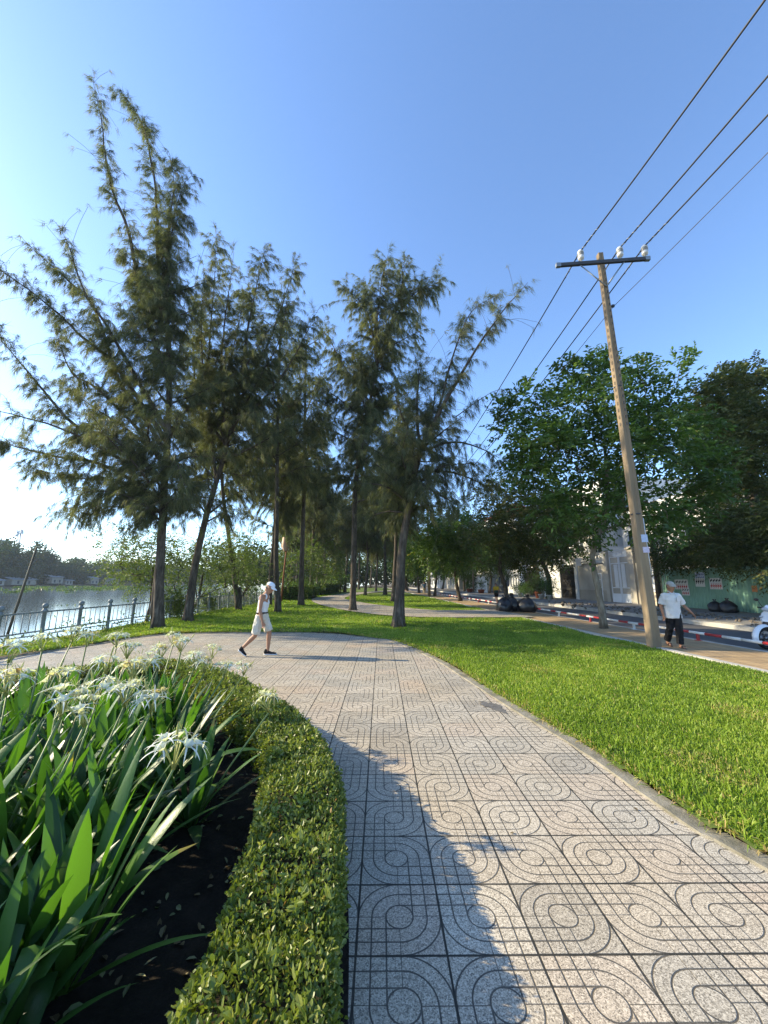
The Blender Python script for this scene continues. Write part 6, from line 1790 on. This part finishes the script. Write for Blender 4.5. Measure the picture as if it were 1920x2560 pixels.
mb = MB(); mb.ball(P(0, -.028, -.012), (.073, .07, .06), 14, 9); fuse(mb, 'hair', 'hair', bo, .008, 2)
capmesh(p1, P, m, 'capw')
pe, ch, nb = J3(j['pelvis']), J3(j['chest']), J3(j['neck'])
mb = MB(); w = pe + (ch - pe) * .42
mb.tube([pe + (0, 0, .035), w, ch - (0, 0, .03), ch + (0, 0, .055)], [(.163, .122), (.148, .113), (.170, .124), (.128, .112)], 18, up=XA)
for s in (-1, 1):
    mb.tube([ch + (s * .088, .075, .05), ch + (s * .082, .082, .12), nb + (s * .078, .01, -.025), nb + (s * .08, -.065, -.06), ch + (s * .085, -.085, .10), ch + (s * .08, -.095, .04)], [(.034, .016)] * 6, 8, up=XA)
fuse(mb, 'singlet', 'cloth_w', p1, .010, 4)
mb = MB()
mb.tube([pe + (0, 0, .045), pe - (0, 0, .03), pe - (0, 0, .1)], [(.155, .110), (.162, .120), (.155, .116)], 16, up=XA)
for s in ('R', 'L'):
    hp, kn = J3(j[s + 'hip']), J3(j[s + 'kn']); e = hp + (kn - hp) * .92
    mb.tube([hp + (0, 0, .03), hp + (kn - hp) * .4, hp + (kn - hp) * .8, e], [.100, .098, .096, .095], 14)
    k_ = hp + (kn - hp) * .62 + (.085 if s == 'R' else -.085, 0, 0); mb.box(k_, (.03, .12, .15), taper=.95)
fuse(mb, 'shorts', 'shorts', p1, .010, 3)
mb = MB(); mb.tube([pe + (0, 0, .035), pe + (0, 0, .067)], [(.168, .127), (.166, .126)], 24, up=XA); mb.build('belt', M['black'], p1)
shoe(p1, (-.44, .10, .125), (-.275, .10, -.002), (.7, 0, .72)); shoe(p1, (.075, -.09, .0), (.355, -.085, .0), (0, 0, 1))

# --- old man in white shirt walking along the sidewalk
g2 = gp(1692, 1618, .03)
p2 = person(tuple(g2), R(176), 'old man in grey cap, loose white shirt and black trousers on the sidewalk')
j = dict(pelvis=(0, 0, .86), chest=(.02, 0, 1.15), neck=(.03, 0, 1.335), head=(.055, 0, 1.462), Rsh=(.02, .175, 1.238), Rel=(-.03, .235, .985), Rwr=(.03, .235, .755), Lsh=(.02, -.175, 1.238), Lel=(-.03, -.30, 1.0), Lwr=(.09, -.40, .83),
         Rhip=(0, .085, .84), Rkn=(-.02, .085, .46), Ran=(-.20, .08, .13), Rhe=(-.24, .08, .06), Rto=(-.05, .085, .0), Lhip=(.01, -.085, .84), Lkn=(.10, -.05, .46), Lan=(.10, -.03, .085), Lhe=(.05, -.03, .0), Lto=(.28, -.04, .0))
bo, P, m = body(p2, j, R(4), R(-14), {'R': ((.1, .05, -1), (1, -.3, 0), .6), 'L': ((.3, -.45, -.85), (.9, .3, .2), .35)})
face_marks(bo, P, m)
mb = MB(); mb.ball(P(0, -.03, -.0), (.076, .068, .065), 14, 9); fuse(mb, 'hair', 'hair', bo, .008, 2)
capmesh(p2, P, m, 'capg', False)
pe, ch, nb = J3(j['pelvis']), J3(j['chest']), J3(j['neck'])
mb = MB()
mb.tube([pe - (0, 0, .17), pe - (0, 0, .02), pe + (ch - pe) * .45, ch, ch + (nb - ch) * .5, nb - (0, 0, .02)], [(.20, .145), (.19, .14), (.178, .13), (.185, .13), (.155, .10), (.068, .068)], 20, up=XA)
for s in ('R', 'L'):
    sh, el = J3(j[s + 'sh']), J3(j[s + 'el'])
    mb.tube([ch + (nb - ch) * .35 + (sh - ch) * .3, sh, sh + (el - sh) * .5, sh + (el - sh) * .85], [.070, .070, .074, .082], 12)
fuse(mb, 'shirt', 'cloth_w', p2, .011, 3)
mb = MB()
for s in (-1, 1): mb.tube([nb + (0, -.055, .015), nb + (s * .058, -.01, .012), nb + (s * .04, .06, -.03), nb + (s * .055, .10, -.085), nb + (s * .012, .088, -.06)], [(.008, .022)] * 5, 6)
fuse(mb, 'collar', 'cloth_w', p2, .007, 2)
mb = MB()
for k in range(5): mb.ball(ch + (0, .141 - .0 * k, .02 - k * .075), .007, 6, 5)
mb.build('buttons', M['sole'], p2)
mb = MB(); mb.box(ch + (-.085, .137, .0), (.09, .012, .10), (0, 0, .2)); mb.build('shirt_pocket', M['cloth_w'], p2)
mb = MB(); mb.tube([pe + (0, 0, .05), pe - (0, 0, .08)], [(.155, .115), (.165, .125)], 16, up=XA)
for s in ('R', 'L'):
    hp, kn, an = (J3(j[s + k]) for k in ('hip', 'kn', 'an'))
    mb.tube([hp + (0, 0, .03), hp + (kn - hp) * .5, kn, kn + (an - kn) * .5, an - (an - kn) * .02], [.098, .090, .080, .077, .078], 14)
fuse(mb, 'trousers', 'black', p2, .010, 3)
for s, he, to, u in (('R', (-.245, .08, .055), (-.03, .085, -.004), (.25, 0, 1)), ('L', (.04, -.03, .0), (.29, -.04, .0), (0, 0, 1))):
    h, t = J3(he), J3(to); d = nrm(t - h); mb = MB(); mb.tube([h, h * .5 + t * .5, t], [(.036, .010), (.042, .010), (.03, .010)], 10, up=np.cross(d, J3(u)))
    q = h * .38 + t * .62 + (0, 0, .028); mb.tube([q + (-.044, 0, -.02), q + (-.03, 0, .022), q + (.03, 0, .022), q + (.044, 0, -.02)], [(.014, .005)] * 4, 6); mb.build('sandal', M['sandal'], p2)

# --- people farther off
def walker(loc, rz, label, top, low, lower_top=None, short=True, hat=None):
    p = person(loc, rz, label)
    j = dict(pelvis=(0, 0, .87), chest=(.03, 0, 1.16), neck=(.04, 0, 1.35), head=(.05, 0, 1.48), Rsh=(.02, .17, 1.28), Rel=(-.06, .22, 1.0), Rwr=(.02, .22, .77), Lsh=(.02, -.17, 1.28), Lel=(.04, -.22, 1.0), Lwr=(.16, -.2, .82),
             Rhip=(0, .085, .84), Rkn=(.12, .09, .47), Ran=(.08, .09, .09), Rhe=(.04, .09, 0), Rto=(.27, .09, 0), Lhip=(0, -.085, .84), Lkn=(-.04, -.09, .46), Lan=(-.22, -.09, .14), Lhe=(-.26, -.09, .06), Lto=(-.07, -.09, 0))
    bo, P, m = body(p, j, R(5), 0, {'R': ((.1, 0, -1), (1, 0, 0), .6), 'L': ((.3, 0, -1), (1, 0, 0), .6)})
    mb = MB(); mb.ball(P(0, -.02, .035), (.079, .09, .078), 12, 8); fuse(mb, 'hair', 'hair', bo, .012, 2)
    pe, ch, nb = J3(j['pelvis']), J3(j['chest']), J3(j['neck'])
    def sleeve(mb):
        for s in ('R', 'L'):
            sh, el = J3(j[s + 'sh']), J3(j[s + 'el']); mb.tube([ch + (nb - ch) * .35 + (sh - ch) * .3, sh, sh + (el - sh) * .75], [.07, .07, .072], 10)
    mb = MB(); zl = pe - (0, 0, .08) if lower_top is None else pe + (ch - pe) * .45
    mb.tube([zl, pe + (ch - pe) * .6, ch, ch + (nb - ch) * .5, nb - (0, 0, .02)], [(.175, .13), (.17, .125), (.18, .13), (.155, .1), (.07, .07)], 14, up=XA); sleeve(mb); fuse(mb, 'shirt', top, p, .014, 3)
    if lower_top:
        mb = MB(); mb.tube([pe - (0, 0, .08), pe + (ch - pe) * .45], [(.185, .135), (.174, .13)], 14, up=XA); mb.build('shirt_hem', M[lower_top], p)
    mb = MB(); mb.tube([pe + (0, 0, .05), pe - (0, 0, .08)], [(.15, .11), (.165, .125)], 14, up=XA)
    for s in ('R', 'L'):
        hp, kn, an = (J3(j[s + k]) for k in ('hip', 'kn', 'an'))
        mb.tube([hp + (0, 0, .03), hp + (kn - hp) * .6, kn] + ([] if short else [an]), [.10, .098, .094] + ([] if short else [.07]), 12)
    fuse(mb, 'shorts' if short else 'trousers', low, p, .014, 3)
    return p
yw = 33.0; walker((sx(11.35, yw), yw, -.09), R(3), 'person in yellow and dark green shirt and black shorts walking along the road', 'yellow', 'black', 'dkgreen')
yw = 52.0; walker((sx(8.35, yw), yw, .03), R(-4), 'distant person in teal shirt and khaki trousers on the sidewalk', 'teal', 'khaki', None, False)

# ---------------------------------------------------------------- motor scooter at the kerb
M['pearl'] = mat('scooter_paint', (.72, .74, .77), (.68, .70, .73), 3, .22, .5, coat=.6)
M['tyre'] = mat('tyre', (.015, .015, .016), (.03, .03, .03), 20, .85, .2, .3, 60); M['seat'] = mat('seat_vinyl', (.02, .02, .022), (.03, .03, .03), 20, .45, .4)
M['lens'] = mat('headlight_glass', (.45, .48, .52), (.35, .37, .4), 6, .08, .7); M['dkplast'] = mat('dark_plastic', (.03, .022, .02), (.045, .03, .03), 9, .5, .4); M['alloy'] = mat('alloy', (.28, .28, .29), (.2, .2, .2), 9, .35, .5, metal=.8)
sc = empty('motor_scooter', (9.86 + .62, 10.42, -.10), R(180 + 6), 'white motor scooter parked on the road behind the barrier rail', 'scooter')
def wheel(x, r=.275):
    t = np.linspace(0, 2 * np.pi, 33); mb = MB(); mb.tube([(x + (r - .045) * math.cos(a), 0, r + (r - .045) * math.sin(a)) for a in t], .047, 10, cap=False)
    w_ = mb.build('wheel', M['tyre'], sc); mb = MB(); mb.tube([(x + (r - .092) * math.cos(a), 0, r + (r - .092) * math.sin(a)) for a in t], .012, 6, cap=False)
    for k in range(5): a = k * 1.2566; mb.tube([(x, 0, r), (x + (r - .09) * math.cos(a), 0, r + (r - .09) * math.sin(a))], [.018, .012], 5)
    mb.lathe([(.04, -.05), (.045, 0), (.04, .05)], 10, (x, 0, r), rot=(R(90), 0, 0)); mb.lathe([(.10, .045), (.10, .05)], 16, (x, 0, r), rot=(R(90), 0, 0)); mb.build('rim', M['alloy'], w_)
wheel(.62); wheel(-.62)
mb = MB(); V = []; na = 13
for a in np.linspace(R(-18), R(150), na): V += [(.62 + rr * math.cos(a) * 1.0, yy_, .275 + rr * math.sin(a)) for yy_, rr in ((-.075, .285), (-.06, .33), (0, .352), (.06, .33), (.075, .285))]
mb.add(V, [np.array([(i * 5 + j, i * 5 + j + 1, (i + 1) * 5 + j + 1, (i + 1) * 5 + j) for i in range(na - 1) for j in range(4)])], None, 0, True); mb.build('front_fender', M['pearl'], sc)
mb = MB()
for s in (-1, 1): mb.tube([(.62, s * .085, .275), (.50, s * .075, .62)], .020, 8)
mb.build('fork', M['alloy'], sc)
mb = MB()                                                        # leg shield, floor and rear cowl in one sweep
mb.tube([(.50, 0, .56), (.46, 0, .70), (.40, 0, .86), (.36, 0, .95)], [(.10, .06), (.19, .07), (.21, .06), (.14, .04)], 14, up=(0, 1, 0))
mb.tube([(.45, 0, .60), (.33, 0, .38), (.15, 0, .30), (-.1, 0, .30), (-.25, 0, .42)], [(.16, .05), (.17, .05), (.17, .05), (.16, .06), (.15, .1)], 12, up=(0, 1, 0))
mb.tube([(-.12, 0, .48), (-.35, 0, .58), (-.65, 0, .66), (-.92, 0, .72)], [(.11, .12), (.16, .15), (.14, .12), (.05, .05)], 14, up=(0, 1, 0))
fuse(mb, 'bodywork', 'pearl', sc, .014, 4)
mb = MB(); mb.tube([(.535, 0, .50), (.515, 0, .64), (.46, 0, .78)], [(.06, .03), (.12, .035), (.06, .03)], 10, up=(0, 1, 0)); mb.build('front_panel', M['dkplast'], sc)
mb = MB(); mb.tube([(-.05, 0, .66), (-.3, 0, .74), (-.6, 0, .78), (-.85, 0, .80)], [(.09, .03), (.13, .05), (.13, .05), (.08, .03)], 12, up=(0, 1, 0)); mb.build('seat', M['seat'], sc)
mb = MB(); mb.tube([(.34, -.13, 1.0), (.43, 0, 1.02), (.34, .13, 1.0)], [(.05, .05), (.09, .075), (.05, .05)], 12, up=(0, 0, 1)); hb = fuse(mb, 'handlebar_cowl', 'pearl', sc, .012, 3)
mb = MB(); mb.ball((.505, 0, 1.0), (.035, .085, .05), 12, 8); mb.build('headlight', M['lens'], hb)
for s in (-1, 1):
    mb = MB(); mb.tube([(.35, s * .12, 1.02), (.30, s * .34, 1.03)], [.018, .019], 8); mb.build('grip', M['seat'], sc)
    mb = MB(); mb.tube([(.35, s * .17, 1.03), (.36, s * .26, 1.20)], .007, 6); mb.ball((.36, s * .30, 1.23), (.02, .065, .04), 10, 7); mb.build('mirror', M['dkplast'], sc)
    mb = MB(); mb.ball((.50, s * .13, .80), (.03, .05, .03), 8, 6); mb.build('indicator', M['lens'], sc)
mb = MB(); mb.tube([(.05, .12, .2), (.02, .22, -.0)], .012, 6); mb.box((-.42, 0, .34), (.36, .2, .18)); mb.build('engine', M['dkplast'], sc)
SUN_E, SKY_E, EXPO = 3.8, .15, 1.42
AIR, DUST, OZONE = .95, .45, 4.6
DN = True
# ---------------------------------------------------------------- camera, sun and sky
cam = bpy.data.cameras.new('camera'); co = bpy.data.objects.new('camera', cam); COL.objects.link(co)
cam.sensor_fit = 'VERTICAL'; cam.sensor_height = 36.0; cam.lens = F / 2560 * 36
cam.clip_start = .05; cam.clip_end = 6000
co.location = (0, 0, HC); co.rotation_euler = (R(90) + PITCH, 0, 0)
SC.camera = co
SUN_AZ, SUN_EL = math.atan2(-.983, .18), R(27)          # azimuth measured from +Y towards +X
sd = Vector((math.sin(SUN_AZ) * math.cos(SUN_EL), math.cos(SUN_AZ) * math.cos(SUN_EL), math.sin(SUN_EL)))
sun = bpy.data.lights.new('sun', 'SUN'); sun.energy = SUN_E; sun.angle = R(.55); sun.color = (1.0, .865, .60)
so = bpy.data.objects.new('sun', sun); COL.objects.link(so)
so.rotation_euler = (-sd).to_track_quat('-Z', 'Y').to_euler(); so.location = sd * 60
w = bpy.data.worlds.new('World'); SC.world = w; w.use_nodes = True
nt = w.node_tree; nt.nodes.clear()
sky = nt.nodes.new('ShaderNodeTexSky'); sky.sky_type = 'NISHITA'; sky.sun_disc = False
sky.sun_elevation = SUN_EL; sky.sun_rotation = SUN_AZ % (2 * math.pi)
sky.air_density = AIR; sky.dust_density = DUST; sky.ozone_density = OZONE; sky.altitude = 0
bg = nt.nodes.new('ShaderNodeBackground'); bg.inputs[1].default_value = SKY_E
wo = nt.nodes.new('ShaderNodeOutputWorld')
nt.links.new(sky.outputs[0], bg.inputs[0]); nt.links.new(bg.outputs[0], wo.inputs[0])
vs = SC.view_settings; vs.view_transform = 'Standard'; vs.look = 'None'; vs.gamma = 1.0; vs.exposure = EXPO; vs.use_curve_mapping = False
SC.render.engine = 'CYCLES'
cy = SC.cycles
cy.max_bounces = 8; cy.diffuse_bounces = 3; cy.glossy_bounces = 3; cy.transmission_bounces = 6; cy.transparent_max_bounces = 8; cy.volume_bounces = 1
cy.use_denoising = DN; cy.denoising_prefilter = 'NONE'
cy.sample_clamp_indirect = 6
SC.render.film_transparent = False
